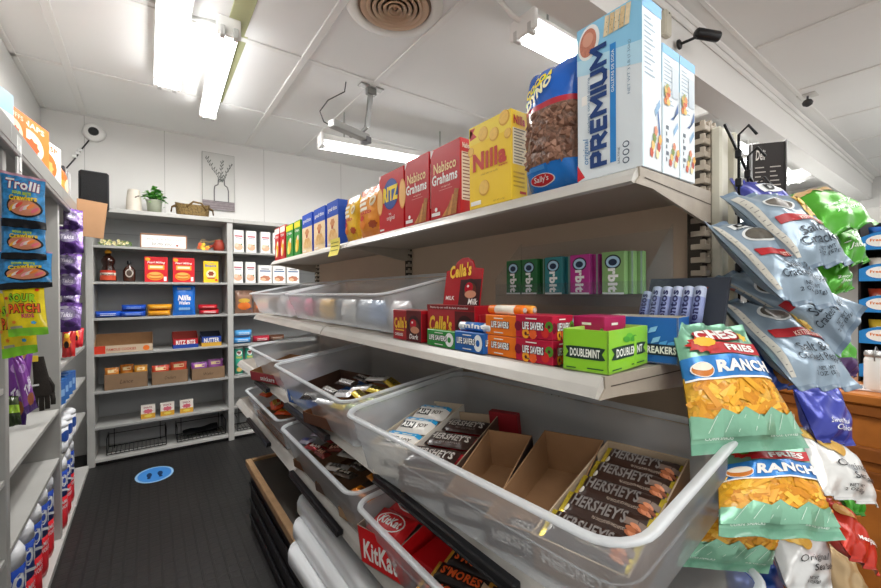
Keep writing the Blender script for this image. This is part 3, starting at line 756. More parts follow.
for s_ in (-1, 1):
    mb = MB(); mb.tube([(s_ * .115, -.03, .075), (s_ * .15, -.01, .06), (s_ * .155, 0, .03), (s_ * .15, .01, .06), (s_ * .115, .03, .075)], .006, M('#5f4a2a', .8, 0, .3, 80)); mb.build('handle', t)
mb = MB(); mb.tube([(-.05, -.055, .06), (.0, -.055, .10), (.06, -.05, .095), (.10, -.05, .05)], .007, M('#6d5530', .8, 0, .3, 80)); mb.build('braid', t)
# canvas print
t = thing('canvas_print', 'tall canvas print of leafy sprigs in a glass jar hanging on the back wall', 'picture', (.555, BY - .012, 2.085))
w_, h_ = .27, .53
mb = MB(); mb.box(-w_ / 2, w_ / 2, -.012, .008, 0, h_, M('#cdcdc9', .7, 0, .03, 8)); S = lambda u, v, o=0: (-w_ / 2 + u * w_, -.012 - o, v * h_)
mb.rect(S, 0, .012, 0, 1, M('#8f8f8c', .7), .0003); mb.rect(S, .988, 1, 0, 1, M('#a5a5a2', .7), .0003); mb.rect(S, 0, 1, .994, 1, M('#a5a5a2', .7), .0003)
mb.rect(S, 0, 1, .0, .16, M('#8b8285', .7, 0, .15, 30), .0005)
for v in (.03, .07, .12): mb.rect(S, 0, 1, v, v + .006, M('#6a6265', .7), .0008)
GY = M('#6a6a6a', .5); 
import itertools
def line(mb, S, pts, wd_, mat, off=.0012):
    for (a, b), (c, d) in zip(pts[:-1], pts[1:]):
        dx, dy = c - a, (d - b) * 2; L = math.hypot(dx, dy) or 1; nx, ny = -dy / L * wd_, dx / L * wd_ / 2
        mb.add([S(a + nx, b + ny, off), S(a - nx, b - ny, off), S(c - nx, d - ny, off), S(c + nx, d + ny, off)], [(0, 1, 2, 3)], mat)
line(mb, S, [(.36, .15), (.36, .35), (.38, .42), (.48, .45), (.49, .54)], .02, GY); line(mb, S, [(.80, .15), (.80, .35), (.77, .42), (.68, .45), (.67, .54)], .02, GY)
line(mb, S, [(.48, .54), (.68, .54)], .02, GY); line(mb, S, [(.36, .15), (.80, .15)], .012, GY); mb.rect(S, .38, .79, .16, .38, M('#cbcbc9', .5), .0009)
for pts in ([(.56, .5), (.5, .62), (.3, .75), (.12, .93)], [(.6, .5), (.58, .7), (.62, .9)], [(.62, .5), (.72, .66), (.92, .86)]):
    line(mb, S, pts, .006, M('#585c59', .6))
    for k in range(len(pts) - 1):
        for q in (.2, .5, .8):
            x = pts[k][0] + (pts[k + 1][0] - pts[k][0]) * q; y = pts[k][1] + (pts[k + 1][1] - pts[k][1]) * q
            for s_ in (-1, 1): mb.disc(S, x + s_ * .035, y + .01 * s_, .035, .012, M('#656a67', .6), .0016, 8, 1, 0, s_ * .8)
mb.build('canvas', t)

# shelf 2: flower bunch, framed sign, harvest ornament
t = thing('flower_bunch', 'bunch of small cream artificial flowers lying on the top left back shelf', 'flowers', (-.19, 4.05, ZB[6]))
mb = MB(); rr = random.Random(9)
for i in range(26):
    c = Vector((rr.uniform(-.09, .09), rr.uniform(-.025, .025), rr.uniform(.015, .06) * (1 - abs(rr.uniform(-.3, .3)))))
    for k in range(5):
        a = k * 1.256 + i; d = Vector((math.cos(a), -.5, math.sin(a))) * .012; e = Vector((-math.sin(a), 0, math.cos(a))) * .006
        mb.add([c, c + d * .6 + e, c + d, c + d * .6 - e], [(0, 1, 2, 3)], M('#e8e2b4', .6))
    mb.lathe([(0, 0), (.004, .002), (0, .005)], M('#d9b94c', .6), c + Vector((0, -.006, 0)), 6)
mb.build('blossoms', t)
mb = MB()
for i in range(40):
    c = Vector((rr.uniform(-.1, .1), rr.uniform(-.02, .03), rr.uniform(.004, .05))); a = rr.uniform(0, 6)
    d = Vector((math.cos(a), 0, math.sin(a) * .6)) * .02; e = Vector((-d.z, .004, d.x)) * .3
    mb.add([c - d, c + e, c + d, c - e], [(0, 1, 2, 3)], M('#6f8a4c', .6))
mb.build('leaves', t)
t = thing('framed_sign', 'small white sign in a wooden frame on the top left back shelf', 'sign', (.118, 4.03, ZB[6]))
w_, h_ = .32, .118; fr = M('#a67c62', .6, 0, .1, 30)
mb = MB(); mb.box(-w_/2, w_/2, 0, .02, 0, .009, fr, .002); mb.box(-w_/2, w_/2, 0, .02, h_ - .009, h_, fr, .002); mb.box(-w_/2, -w_/2 + .009, 0, .02, 0, h_, fr, .002); mb.box(w_/2 - .009, w_/2, 0, .02, 0, h_, fr, .002); mb.build('frame', t)
mb = MB(); mb.box(-w_/2 + .005, w_/2 - .005, .006, .012, .005, h_ - .005, M('#ebe9e5', .6)); S = lambda u, v, o=0: (-w_/2 + u * w_, .006 - o, v * h_)
mb.txt('you are the love', S, .12, .52, .76, .24, M('#b3b0ac', .6), bold=0, shear=.2); mb.txt('to my you', S, .24, .16, .42, .26, M('#77736f', .6), bold=0, shear=.25)
mb.disc(S, .78, .26, .03, .07, M('#a5543f', .6), .001, 10); mb.build('panel', t)
t = thing('harvest_ornament', 'autumn ornament with a red pitcher, yellow flowers and a twig on the back shelf', 'ornament', (.45, 4.06, ZB[6]))
mb = MB(); mb.lathe([(0, 0), (.035, 0), (.045, .03), (.042, .075), (.03, .09), (.034, .10), (.028, .10), (.02, .085)], M('#8f3526', .5, 0, .2, 20), (.07, 0, 0), 18); mb.build('pitcher', t)
mb = MB(); mb.tube([(.03, 0, .05), (.0, -.01, .04), (-.01, -.01, .02)], .012, M('#8f3526', .5)); mb.build('spout', t)
mb = MB()
for i in range(16):
    c = Vector((rr.uniform(-.09, -.02), rr.uniform(-.03, 0), rr.uniform(.012, .06)))
    mb.disc(lambda u, v, o=0: c + Vector((u, -.01 - o, v)), 0, 0, .018, .018, M(('#e8c53c', '#e2823c', '#d9603c')[i % 3] , .6), i * .0006, 10, 1, .35)
mb.build('blossoms', t)
mb = MB(); mb.tube([(-.09, .01, .05), (-.05, 0, .085), (.0, 0, .078), (.05, 0, .10), (.09, 0, .115)], .003, M('#a58a5e', .7)); mb.tube([(-.10, .01, .02), (-.06, 0, .10), (-.03, 0, .095)], .003, M('#a58a5e', .7)); mb.build('twig', t)

# shelf 3
def lab(mb, S, u0, u1, v0, v1, m, nu=8): mb.rect(S, u0, u1, v0, v1, m, .0012, nu, 3)
t = thing('syrup_bottle', 'tall dark syrup bottle with a yellow cap and red label on the back shelves', 'syrup bottle', (-.243, 4.07, ZB[5]))
dkb = M('#2a120b', .15, 0, 0, 20, 0, 60, .6)
mb = MB(); mb.lathe([(0, 0), (.05, 0), (.054, .01), (.05, .06), (.042, .10), (.034, .125), (.044, .15), (.045, .17), (.032, .195), (.018, .205), (.017, .225)], dkb, seg=22); mb.build('bottle', t)
mb = MB(); mb.lathe([(.019, .222), (.021, .225), (.021, .240), (.012, .244), (.010, .252), (0, .252)], M('#e8a32c', .4), seg=16); mb.build('cap', t)
mb = MB(); S = lambda u, v, o=0: ((.0535 + o - .012 * max(0, v - .3)) * math.sin(u), -(.0535 + o - .012 * max(0, v - .3)) * math.cos(u), v * .252)
mb.grid(lambda a, b: S(-1.1 + 2.2 * a, .05 + .30 * b, .0005), 12, 4, zones((.4, M('#c24a2e', .4)), (.8, M('#e3dccb', .4)), (1, M('#b8321f', .4))))
mb.txt('Butterworth', S, -.75, .20, 1.5, .07, M('#5a1d10', .5), .003); mb.build('label', t)
t = thing('syrup_bottle', 'short dark flask-shaped syrup bottle with a black cap on the back shelves', 'syrup bottle', (-.113, 4.07, ZB[5]))
mb = MB(); n = 20; vv = []; pr = [(0, 0), (.9, 0), (1, .012), (1, .09), (.7, .115), (.3, .13), (.28, .145)]
for k in range(n):
    a = 2 * PI * k / n
    for r, z in pr: vv.append((r * .038 * math.cos(a) * 1.05, r * .022 * math.sin(a), z))
mb.add(vv, [(k * 7 + j, ((k + 1) % n) * 7 + j, ((k + 1) % n) * 7 + j + 1, k * 7 + j + 1) for k in range(n) for j in range(6)], M('#3b1f15', .15, 0, 0, 20, 0, 60, .6), True); mb.build('bottle', t)
mb = MB(); mb.lathe([(.013, .142), (.014, .145), (.014, .168), (0, .168)], M('#1a1a1c', .4), seg=14); mb.build('cap', t)
mb = MB(); S = lambda u, v, o=0: (u * .04, -.0232 - o, v * .168); mb.disc(S, 0, .42, .62, .2, M('#b7aca0', .5), .0005, 18); mb.disc(S, 0, .42, .45, .14, M('#4c3d34', .5), .001, 18); mb.build('label', t)
def pouchred(mb, F):
    mb.rect(F, .03, .97, .84, .97, M('#c7202a', .4), .0006, 6, 1)
    mb.disc(F, .14, .90, .11, .07, M('#f0a62c', .4), .0018, 14)
    mb.txt('Pearl Milling', F, .12, .72, .76, .10, WHT, .002, shear=.2); mb.rect(F, .15, .85, .50, .68, M('#f1a33a', .4), .0012, 6, 2); mb.rect(F, .22, .78, .56, .64, M('#f4e3c5', .4), .0016, 4, 1)
    mb.disc(F, .45, .24, .36, .17, M('#e8882c', .5), .0015, 20, 3); 
    for k in range(4): mb.disc(F, .45, .16 + .06 * k, .26, .05, M(('#d2762a', '#efb45c')[k % 2], .5), .002 + .0006 * k, 16, 2)
    mb.rect(F, .82, .94, .05, .22, WHT, .0015)
red = M('#d2222b', .35, 0, 0, 20, .1, 30)
for i, (x, l) in enumerate(((.063, 'red pancake mix pouch box with an orange band, standing beside the small dark flask'), (.252, 'red pancake mix pouch box with an orange band, standing beside the yellow biscuit box'))):
    carton('mix_box', l, 'mix box', .155, .045, .205, (x, YF + .02, ZB[5]), 0, red, lambda mb, S: pouchred(mb, S['F']), 'red mix boxes')
def yel(mb, S):
    F = S['F']; mb.txt('Original', F, .3, .88, .4, .05, M('#1f4aa0', .5)); mb.txt('Bisquick', F, .12, .70, .76, .15, M('#1f55b0', .5), bold=.03)
    mb.disc(F, .5, .40, .34, .2, M('#e9d9b0', .5), .0008, 16); mb.disc(F, .5, .42, .22, .12, M('#8c3a24', .5), .0012, 12, 1, .2); mb.rect(F, .25, .75, .18, .24, M('#b9482c', .5), .0014)
    mb.disc(F, .85, .12, .1, .05, M('#d63a2c', .5), .001, 12)
carton('mix_box', 'small yellow baking mix box with blue lettering on the back shelves', 'mix box', .112, .05, .185, (.452, YF + .02, ZB[5]), 0, M('#f2c629', .4), yel)
# shelf 4
def flat_pack(label, x, z, w, h, m1, ink, group, y=YF + .01, d=.12):
    mb = MB(); s_ = lambda u, v, o=0: (-w / 2 + u * w, -(d / 2) * (4 * v * (1 - v)) ** .5 * (4 * u * (1 - u) + .0) ** .25 - o, v * h)
    mb.grid(s_, 14, 6, m1); mb.grid(lambda u, v: (s_(1 - u, v)[0], -s_(1 - u, v)[1], v * h), 14, 6, m1)
    mb.rect(s_, .2, .8, .35, .65, ink, .001, 6, 1)
    return tag(mb.build('biscuit_pack', loc=(x, y + d / 2, z)), label, 'snack pack', group)
BL_ = foil('#1d4fb8'); YL_ = foil('#e09a1f'); RD_ = foil('#c01f2b')
flat_pack('blue flat biscuit pack alone at the left end of the back shelf', -.245, ZB[4], .155, .05, BL_, WHT, 'flat biscuit packs')
flat_pack('blue flat biscuit pack under another blue one on the back shelf', -.09, ZB[4], .16, .05, BL_, M('#9fb7e8', .4), 'flat biscuit packs')
flat_pack('upper blue flat biscuit pack of the stacked pair on the back shelf', -.085, ZB[4] + .051, .155, .045, BL_, M('#9fb7e8', .4), 'flat biscuit packs')
flat_pack('lower yellow flat biscuit pack on the back shelf', .08, ZB[4], .155, .05, YL_, M('#a9641a', .4), 'flat biscuit packs')
flat_pack('upper yellow flat biscuit pack on the back shelf', .085, ZB[4] + .051, .165, .045, YL_, M('#f3d27a', .4), 'flat biscuit packs')
flat_pack('lower red flat biscuit pack beside the blue pouch', .44, ZB[4], .15, .045, RD_, WHT, 'flat biscuit packs')
flat_pack('upper red flat biscuit pack beside the blue pouch', .43, ZB[4] + .046, .145, .04, RD_, M('#e8a0a0', .4), 'flat biscuit packs')
def bluep(mb, S):
    mb.txt('Nilla', S, .2, .50, .6, .18, WHT, .002, bold=.04, shear=.2); mb.txt('Wafers', S, .25, .36, .5, .12, WHT, .002, bold=.03, shear=.2)
    for k in range(5): mb.disc(S, .3 + .1 * k, .22, .06, .05, M('#8fc0ee', .3), .002, 10)
    mb.rect(S, .2, .8, .86, .93, M('#b9c4c9', .3, .4), .001, 6, 1)
packet('snack_pouch', 'tall blue stand-up pouch between the yellow and red packs on the back shelf', .165, .25, .07, (.255, YF + .06, ZB[4]), 0, foil('#1c6fd0', .25, .4, 30), bluep)
# shelf 5
def artp(col, word, ink, col2):
    def f(m, S, side, fr):
        F = S[side]; m.rect(F, .0, 1, 0, fr * .4, col2, .0004)
        m.txt(word, F, .12, fr * .40, .76, fr * .45, ink, .0009, bold=.03)
    return f
def arto(m, S, side, fr):
    F = S[side]; m.rect(F, 0, .18, 0, fr, M('#d23a24', .5), .0004); m.disc(F, .88, fr * .45, .06, fr * .35, M('#e8762c', .5), .0006, 14); m.txt('FAMOUS COOKIES', F, .2, fr * .3, .5, fr * .35, M('#b8483a', .5), .0008)
tray('display_tray', 'long open brown display tray with red ends on the back shelf', .36, .16, .14, (-.145, YF, ZB[3]), 0, M('#cbb69c', .6), CARD, 'carton', None, arto, .42, 0, 1)
tray('display_tray', 'small red, white and blue display tray on the back shelf', .18, .15, .13, (.26, YF, ZB[3]), 0, M('#b8232d', .5), M('#9a3a30', .7), 'carton', None, artp('', 'RITZ BITS', WHT, M('#23449a', .5)), .6, 0, 1)
tray('display_tray', 'small blue and yellow display tray on the back shelf', .15, .15, .12, (.45, YF, ZB[3]), 0, M('#23449a', .5), M('#232838', .7), 'carton', None, artp('', 'NUTTER', WHT, M('#d2a23a', .5)), .7, 0, 1)
# shelf 6: three brown bins of snack packets
def bin_(label, x, w, h, cols, word, pl, z=ZB[2]):
    tray('cardboard_bin', label, w, .15, h, (x, YF, z), 0, M('#8a6f55', .7, 0, .06, 20), CARDD, 'box', None, lambda m, S, side, fr: m.txt(word, S[side], .35, .35, .3, .25, M('#4a382a', .7), .0006, bold=0, shear=.3) if side == 'F' else None)
    nrow = len(cols)
    for i, (c, c2) in enumerate(cols):
        ww = w / nrow * 1.0
        packet('snack_packet', pl[i], ww * .98, .12 + .012 * (i % 2), .03, (x - w / 2 + ww * (i + .5), YF + .05 + .025 * (i % 2), z + h - .075), 0, zones((.5, foil(c)), (1, foil(c2))), lambda mb, S: mb.rect(S, .2, .8, .66, .85, M('#f0d8a0', .4), .0015, 4, 1), 'snack packet', 'snack packets in the cardboard bins', i, -.1)
bin_('left brown cardboard bin of orange snack packets on the back shelf', -.135, .27, .12, (('#b8451f', '#d8842c'), ('#c9962c', '#d07a24'), ('#a83a1f', '#d9922c')), 'Lance',
     ['orange snack packet at the left of the left cardboard bin', 'golden snack packet in the middle of the left cardboard bin', 'orange-red snack packet at the right of the left cardboard bin'])
bin_('middle brown cardboard bin of red packets on the back shelf', .15, .25, .105, (('#c03a24', '#c9442a'), ('#d0562c', '#cf4a2a')), 'Crackers',
     ['red snack packet at the left of the middle cardboard bin', 'orange-red snack packet at the right of the middle cardboard bin'])
bin_('right brown cardboard bin of purple packets on the back shelf', .425, .25, .10, (('#7a3a8c', '#8c4a9c'), ('#6f3a86', '#a05aa5')), 'Wafer',
     ['purple snack packet at the left of the right cardboard bin', 'purple snack packet at the right of the right cardboard bin'])
# shelf 7: three small boxes
def smallb(mb, S):
    F = S['F']; mb.rect(F, .0, 1, .0, .38, M('#d9a23a', .5)); mb.disc(F, .5, .55, .38, .2, M('#d86a7c', .5), .0006, 16, 1, .3); mb.txt('SNACK', F, .2, .78, .6, .14, M('#9a3a4c', .5)); mb.disc(F, .5, .2, .3, .12, M('#e8cf5a', .5), .0008, 14, 1, .2)
for x, l in ((-.0, 'pink and yellow fronted snack box, left of three on the low back shelf'), (.13, 'pink and yellow fronted snack box, middle of three on the low back shelf'), (.265, 'pink and yellow fronted snack box, right of three on the low back shelf')):
    carton('snack_box', l, 'snack box', .095, .04, .105, (x, YF + .04, ZB[1]), 0, M('#eee6dc', .5), smallb, 'pink and yellow snack boxes')
# shelf 8: black wire racks
wm = M('#131314', .4, .3)
def wire_rack(label, x, w, wide=True):
    t = thing('wire_rack', label, 'wire rack', (x, 4.02, ZB[0]))
    mb = MB(); D = .22; H = .13
    for y in (0, D): mb.tube([(-w/2, y, .012), (w/2, y, .012)], .0035, wm, 6)
    mb.tube([(-w/2, 0, .03), (w/2, 0, .03)], .003, wm, 6)
    n = int(w / .026)
    for i in range(n + 1): mb.tube([(-w/2 + w * i / n, 0, .03), (-w/2 + w * i / n, 0, .012), (-w/2 + w * i / n, D, .014)], .0022, wm, 5)
    mb.build('base_grid', t)
    mb = MB()
    for s_ in (-1, 1): mb.tube([(s_ * w/2, 0, .012), (s_ * w/2, .02, H), (s_ * w/2, D, H), (s_ * w/2, D, .012)], .0035, wm, 6)
    for s_ in (-.8, .8): mb.tube([(s_ * w/2, D - .06, .012), (s_ * w/2, D - .06, H + .04)], .003, wm, 6)
    mb.tube([(-w/2, D - .06, H), (w/2, D - .06, H)], .0032, wm, 6); mb.build('side_frame', t)
wire_rack('black wire rack at the left end of the bottom back shelf', -.07, .38)
wire_rack('black wire rack on the bottom back shelf beside the middle divider', .375, .36)
wire_rack('black wire rack on the bottom shelf of the right back bay', .84, .38)
mb = MB(); mb.grid(lambda u, v: (-.12 + .26 * u, .0 + .1 * v, .04 + .03 * math.sin(PI * v) * (1 + .2 * math.sin(u * 9)) + .02 * u), 10, 6, M('#0d0d0e', .3)); mb.grid(lambda u, v: (-.12 + .26 * (1 - u), .0 + .1 * v, .038), 10, 6, M('#0d0d0e', .3))
tag(mb.build('black_bag', loc=(.36, 4.08, ZB[0])), 'flat black bag lying on the wire rack beside the divider', 'bag')
# ---- right bay ----
def pasta(mb, S):
    F = S['F']; mb.rect(F, .12, .88, .70, .76, M('#b2485a', .5)); mb.rect(F, .2, .8, .62, .66, M('#8b93a0', .5)); mb.disc(F, .5, .24, .42, .15, M('#dba98c', .5), .0006, 14); mb.disc(F, .3, .32, .2, .09, M('#e9c3a8', .5), .001, 12); mb.disc(F, .78, .36, .07, .04, M('#4f8a5a', .5), .001, 8)
names = ['leftmost', 'second', 'third', 'fourth', 'fifth']
for i, x in enumerate((.672, .778, .90, 1.01)):
    carton('pasta_box', ['white food box nearest the divider in the upper row of the right back bay', 'white food box, second from the divider in the upper row of the right back bay', 'white food box, third from the divider in the upper row of the right back bay', 'white food box, fourth from the divider in the upper row of the back bay'][i], 'food box', .082, .05, .20, (x, YF + .02, ZB[6]), 0, M('#eceae6', .45), pasta, 'white boxes upper row')
def pasta2(mb, S):
    F = S['F']; mb.rect(F, .1, .9, .64, .71, M('#41618f', .5)); mb.rect(F, .2, .8, .76, .82, M('#6d7480', .5)); mb.disc(F, .5, .26, .42, .17, M('#b9785a', .5), .0006, 14, 1, .15); mb.disc(F, .35, .2, .2, .09, M('#e0b894', .5), .001, 12)
for i, (x, w_) in enumerate(((.665, .08), (.77, .082), (.895, .115), (1.02, .115), (1.15, .115))):
    carton('pasta_box', ['white food box beside the divider in the lower row of the right back bay', 'white food box, second from the divider in the lower row of the right back bay', 'wide white food box in the middle of the lower row of the right back bay', 'wide white food box, fourth in the lower row of the right back bay', 'last wide white food box of the lower row, half behind the aisle shelf'][i], 'food box', w_, .05, .19 if i < 2 else .165, (x, YF + .02, ZB[5]), 0, M('#e9e7e3', .45), pasta if i < 2 else pasta2, 'white boxes lower row')
def orb(mb, S):
    mb.disc(S, .5, .32, .38, .17, M('#d9702c', .5), .002, 18, 3); mb.disc(S, .5, .55, .34, .1, M('#c9a23c', .5), .0022, 12, 2); mb.rect(S, .1, .9, .82, .93, M('#7a5a48', .5), .001, 5, 1); mb.rect(S, .5, .95, .05, .2, M('#3a5a9a', .4), .002, 4, 1)
packet('cookie_bag', 'brown and orange snack bag in the right back bay', .15, .21, .06, (.715, YF + .05, ZB[4]), 0, foil('#8c6a58'), orb)
packet('cookie_bag', 'brown and orange snack bag half hidden behind the clear bin in the right back bay', .15, .20, .06, (.87, YF + .06, ZB[4]), 0, foil('#8a5f4a'), orb, ph=2)
for i, (x, z, c, l) in enumerate(((.70, 0, '#4a97d6', 'lower light blue pack at the left of the right back bay'), (.71, .062, '#5aa5de', 'upper light blue pack at the left of the right back bay'), (.865, 0, '#a8283a', 'red flat pack beside the light blue packs'), (1.0, .0, '#5a3a2a', 'brown foil pack beside the red one in the right back bay'))):
    flat_pack(l, x, ZB[3] + z, .145, .058, foil(c), WHT if i != 3 else M('#b9a898', .3), 'flat packs in the right back bay')
for x, l in ((.668, 'green mint-coloured crisp can beside the divider'), (.757, 'green mint-coloured crisp can on the right of the pair')):
    t = thing('crisp_can', l, 'crisp can', (x, YF + .05, ZB[2] + .005), 0, 'green crisp cans')
    mb = MB(); mb.lathe([(0, 0), (.037, 0), (.037, .008)], M('#c9ccce', .3, .5), seg=20); mb.lathe([(.037, .008), (.037, .235)], M('#3fa98c', .35), seg=20)
    S = lambda u, v, o=0: ((.0372 + o) * math.sin(u), -(.0372 + o) * math.cos(u), v * .235)
    mb.disc(S, 0, .83, .62, .10, WHT, .0008, 18, 3); mb.disc(S, 0, .86, .5, .035, M('#7b2f2a', .5), .0016, 12, 2); mb.disc(S, 0, .80, .35, .02, M('#7b2f2a', .5), .0016, 10, 2)
    mb.txt('PRINGLES', S, -.7, .62, 1.4, .08, M('#f0d23c', .5), .0012, bold=.03); mb.disc(S, 0, .2, .6, .09, M('#d9b86a', .5), .0012, 14, 3); mb.build('can_body', t)
    mb = MB(); mb.lathe([(.038, .233), (.038, .245), (.034, .247), (0, .247)], M('#dfe5e4', .3), seg=20); mb.build('lid', t)
# ================= left wall shelving contents =================
# sticker on the floor
mb = MB(); S = lambda u, v, o=0: (u, v, .0012 + o)
mb.disc(S, 0, 0, .115, .15, M('#8fb8dd', .5), 0, 30); mb.disc(S, 0, 0, .10, .132, M('#3f86cf', .5), .0005, 30)
for s_ in (-1, 1): mb.disc(S, s_ * .032, 0, .016, .045, M('#16335c', .5), .001, 14); mb.disc(S, s_ * .034, -.055, .012, .016, M('#16335c', .5), .001, 10)
tag(mb.build('floor_sticker', loc=(.035, 3.565, 0)), 'round blue sticker with footprints on the black floor', 'sticker')
# boxes on top of the left shelving, fronts to the aisle
OR = M('#ee7a22', .4)
def lbox(label, y, d_, h, c1, art, x=-.385, name='food_box', dep=.08, rz=PI / 2 - .22):
    return carton(name, label, 'food box', d_, dep, h, (x, y, 1.831), rz, c1, art)
def artA(c, c2, word):
    def f(mb, S):
        for F in (S['F'], S['L']):
            mb.disc(F, .45, .45, .38, .3, M(c, .45), .0006, 20); mb.disc(F, .5, .42, .22, .18, M(c2, .45), .0009, 16, 1, .25); mb.txt(word, F, .15, .8, .7, .12, M(c, .45), .0008, bold=.03)
        for k in range(4): mb.disc(S['L'], .3 + .12 * k, .2 + .05 * (k % 2), .09, .05, M(c2, .5), .0012, 10, 1, .2)
    return f
lbox('light blue and white box on top of the left shelving, nearest the camera', 1.95, .13, .16, M('#9fcbe8', .45), lambda mb, S: [mb.rect(S[k], 0, 1, 0, .55, M('#f1efeb', .45), .0004) or mb.disc(S[k], .5, .3, .32, .17, M('#d98a2e', .5), .0009, 16, 1, .2) for k in 'FL'])
lbox('orange box on top of the left shelving beside the light blue one', 2.11, .15, .15, OR, artA('#f6d9b8', '#e65a1c', 'PUFFS'))
lbox('white and orange box in the middle of the row on the left shelving top', 2.37, .30, .20, M('#ec7a28', .45), artA('#f6e2c8', '#e2581c', 'SNAPS'))
lbox('white box with an orange burst on the left shelving top', 2.71, .28, .215, M('#f0ede6', .45), artA('#e9641f', '#f3a35a', 'CRISP'))
lbox('white and green box on the left shelving top', 2.93, .08, .19, M('#eeece4', .45), artA('#7fb04a', '#e9c53c', 'MINI'))
packet('snack_pouch', 'orange snack bag at the far end of the left shelving top', .17, .20, .06, (-.40, 3.16, 1.831), PI / 2, zones((.3, foil('#e8622a')), (.6, foil('#f08a35')), (1, foil('#e56a26'))), lambda mb, S: mb.disc(S, .5, .45, .3, .2, M('#f6d3a8', .5), .002, 16, 3), 'bag', tilt=0)
# speakers and cardboard sheet at the corner
t = thing('loudspeaker', 'black speaker with a slanted grille standing in the back left corner', 'speaker', (-.285, 3.52, 1.831), .12)
mb = MB(); mb.box(-.07, .085, .0, .12, .03, .285, M('#2a2a2c', .45), .012); mb.build('cabinet', t)
mb = MB(); mb.box(-.062, .078, -.008, .002, .05, .278, M('#161617', .9, 0, 0, 20, .3, 300), .004); S = lambda u, v, o=0: (-.062 + .12 * u, -.008 - o, .05 + .228 * v)
mb.txt('Insignia', S, .12, .05, .22, .05, M('#b8b8b8', .4), .0008); mb.build('grille', t)
mb = MB(); mb.box(-.05, .05, .02, .10, 0, .03, M('#1b1b1d', .5), .004); mb.build('foot', t)
t = thing('wall_speaker_bracket', 'grey metal bracket and dark box beside the corner speaker', 'bracket', (-.45, 3.50, 1.831))
mb = MB(); mb.box(-.02, .03, 0, .09, 0, .29, M('#3d3d3f', .5), .004); mb.build('back_box', t)
mb = MB(); mb.box(.035, .043, -.02, .06, .05, .27, M('#a8a8a8', .35, .6), .002); mb.box(.045, .06, -.02, -.012, .08, .24, M('#bdbdbd', .35, .5), .002); mb.build('bracket_arm', t)
t = thing('cardboard_sheet', 'plain brown cardboard sheet leaning out beside the corner speaker', 'cardboard', (-.275, 3.38, 1.79), 0)
t.rotation_euler = (0, .10, .1)
mb = MB(); mb.box(-.085, .064, -.002, .002, -.13, .10, M('#a9825f', .8, 0, .05, 12), .001); mb.v = [(x + (.012 if z < -.1 and x < 0 else 0), y, z) for x, y, z in mb.v]; mb.build('board', t)
mb = MB(); mb.box(-.058, .064, .002, .0035, -.13, .10, M('#a67f5c', .8)); mb.build('backing_layer', t)
# metal clip + strip hooks on the rail
t = thing('strip_hanger', 'white metal strip hanger on the left rail holding the blue gummy bags', 'hanger', (-.352, 1.97, 1.70))
mb = MB(); mb.box(-.003, .003, -.03, .03, 0, .14, M('#d6d6d4', .3, .4), .001); mb.box(.003, .006, -.012, .012, .02, .11, M('#ececea', .3, .4), .001); mb.build('plate', t)
mb = MB(); mb.tube([(.004, 0, .01), (.02, -.01, -.005), (.025, -.01, -.03), (.012, -.01, -.02)], .003, M('#8c8c8a', .3, .8), 6); mb.build('hook', t)
# peg rack panel inside bay
t = thing('peg_panel', 'white slotted panel with wire pegs inside the left bay behind the gloves', 'peg panel', (-.50, 2.05, .75))
mb = MB(); mb.box(0, .008, 0, .55, 0, .62, M('#d9d8d5', .5), .001)
for i in range(11): mb.box(.008, .0095, .02, .53, .03 + i * .055, .036 + i * .055, M('#b5b4b1', .6))
mb.build('panel', t)
for i, (y, z) in enumerate(((.15, .32), (.35, .34), (.45, .20))):
    mb = MB(); mb.tube([(.008, y, z), (.055, y, z), (.06, y, z + .015)], .003, M('#e6e6e4', .3, .5), 6); mb.build('peg', t)
# bags
CB = M('#3c93d2', .28, 0, .38, 70, .35, 60, .4); DKB = foil('#14161c', .3)  # pale mottling in the blue stands in for foil sheen
def trolli(full):
    def f(mb, S):
        if full:
            mb.txt('Trolli', S, .15, .66, .78, .22, M('#8d1f5c', .4), .0018, bold=.09); mb.txt('Trolli', S, .16, .67, .76, .20, M('#ffffff', .35), .0026, bold=.03)
        mb.disc(S, .58, .36, .40, .19, M('#1b1b20', .4), .0012, 22, 3); mb.disc(S, .58, .35, .36, .15, M('#d98c6a', .4), .0018, 22, 3)
        for k in range(7): mb.disc(S, .32 + .085 * k, .32 + .03 * (k % 3), .10, .032, M(('#f0b93c', '#f3e3dd', '#e8584a', '#f2a7b0', '#e7d8ce', '#f08a3c', '#e56a7c')[k], .35), .0024 + k * .0002, 12, 2, 0, .6)
        mb.txt('Crawlers', S, .26, .47, .62, .10, M('#f2d13a', .4), .0032, bold=.05, ang=.08); mb.txt('SOUR BRITE', S, .34, .575, .42, .06, M('#c5e03a', .4), .0032, bold=.06)
    return f
zt = zones((.07, DKB), (.12, DKB), (.93, CB), (1, foil('#d9b0a8')))
L_ = ['blue sour gummy worm bag at the top of the left strip', 'middle blue sour gummy worm bag on the left strip', 'lowest blue sour gummy worm bag on the left strip, just above the yellow one']
for i, k in enumerate(('trolli_a', 'trolli_b', 'trolli_c')):
    quad_bag('gummy_bag', L_[i], k, .035, zones((.13, DKB), (.94, CB), (1, foil('#d9a8b8'))), trolli(i == 0), group='blue gummy bags on the left strip', ph=i * 1.7, wr=.0025)
YE = M('#efd81c', .3, 0, .12, 40, .3, 45, .4); LG = foil('#7fc62c', .3)
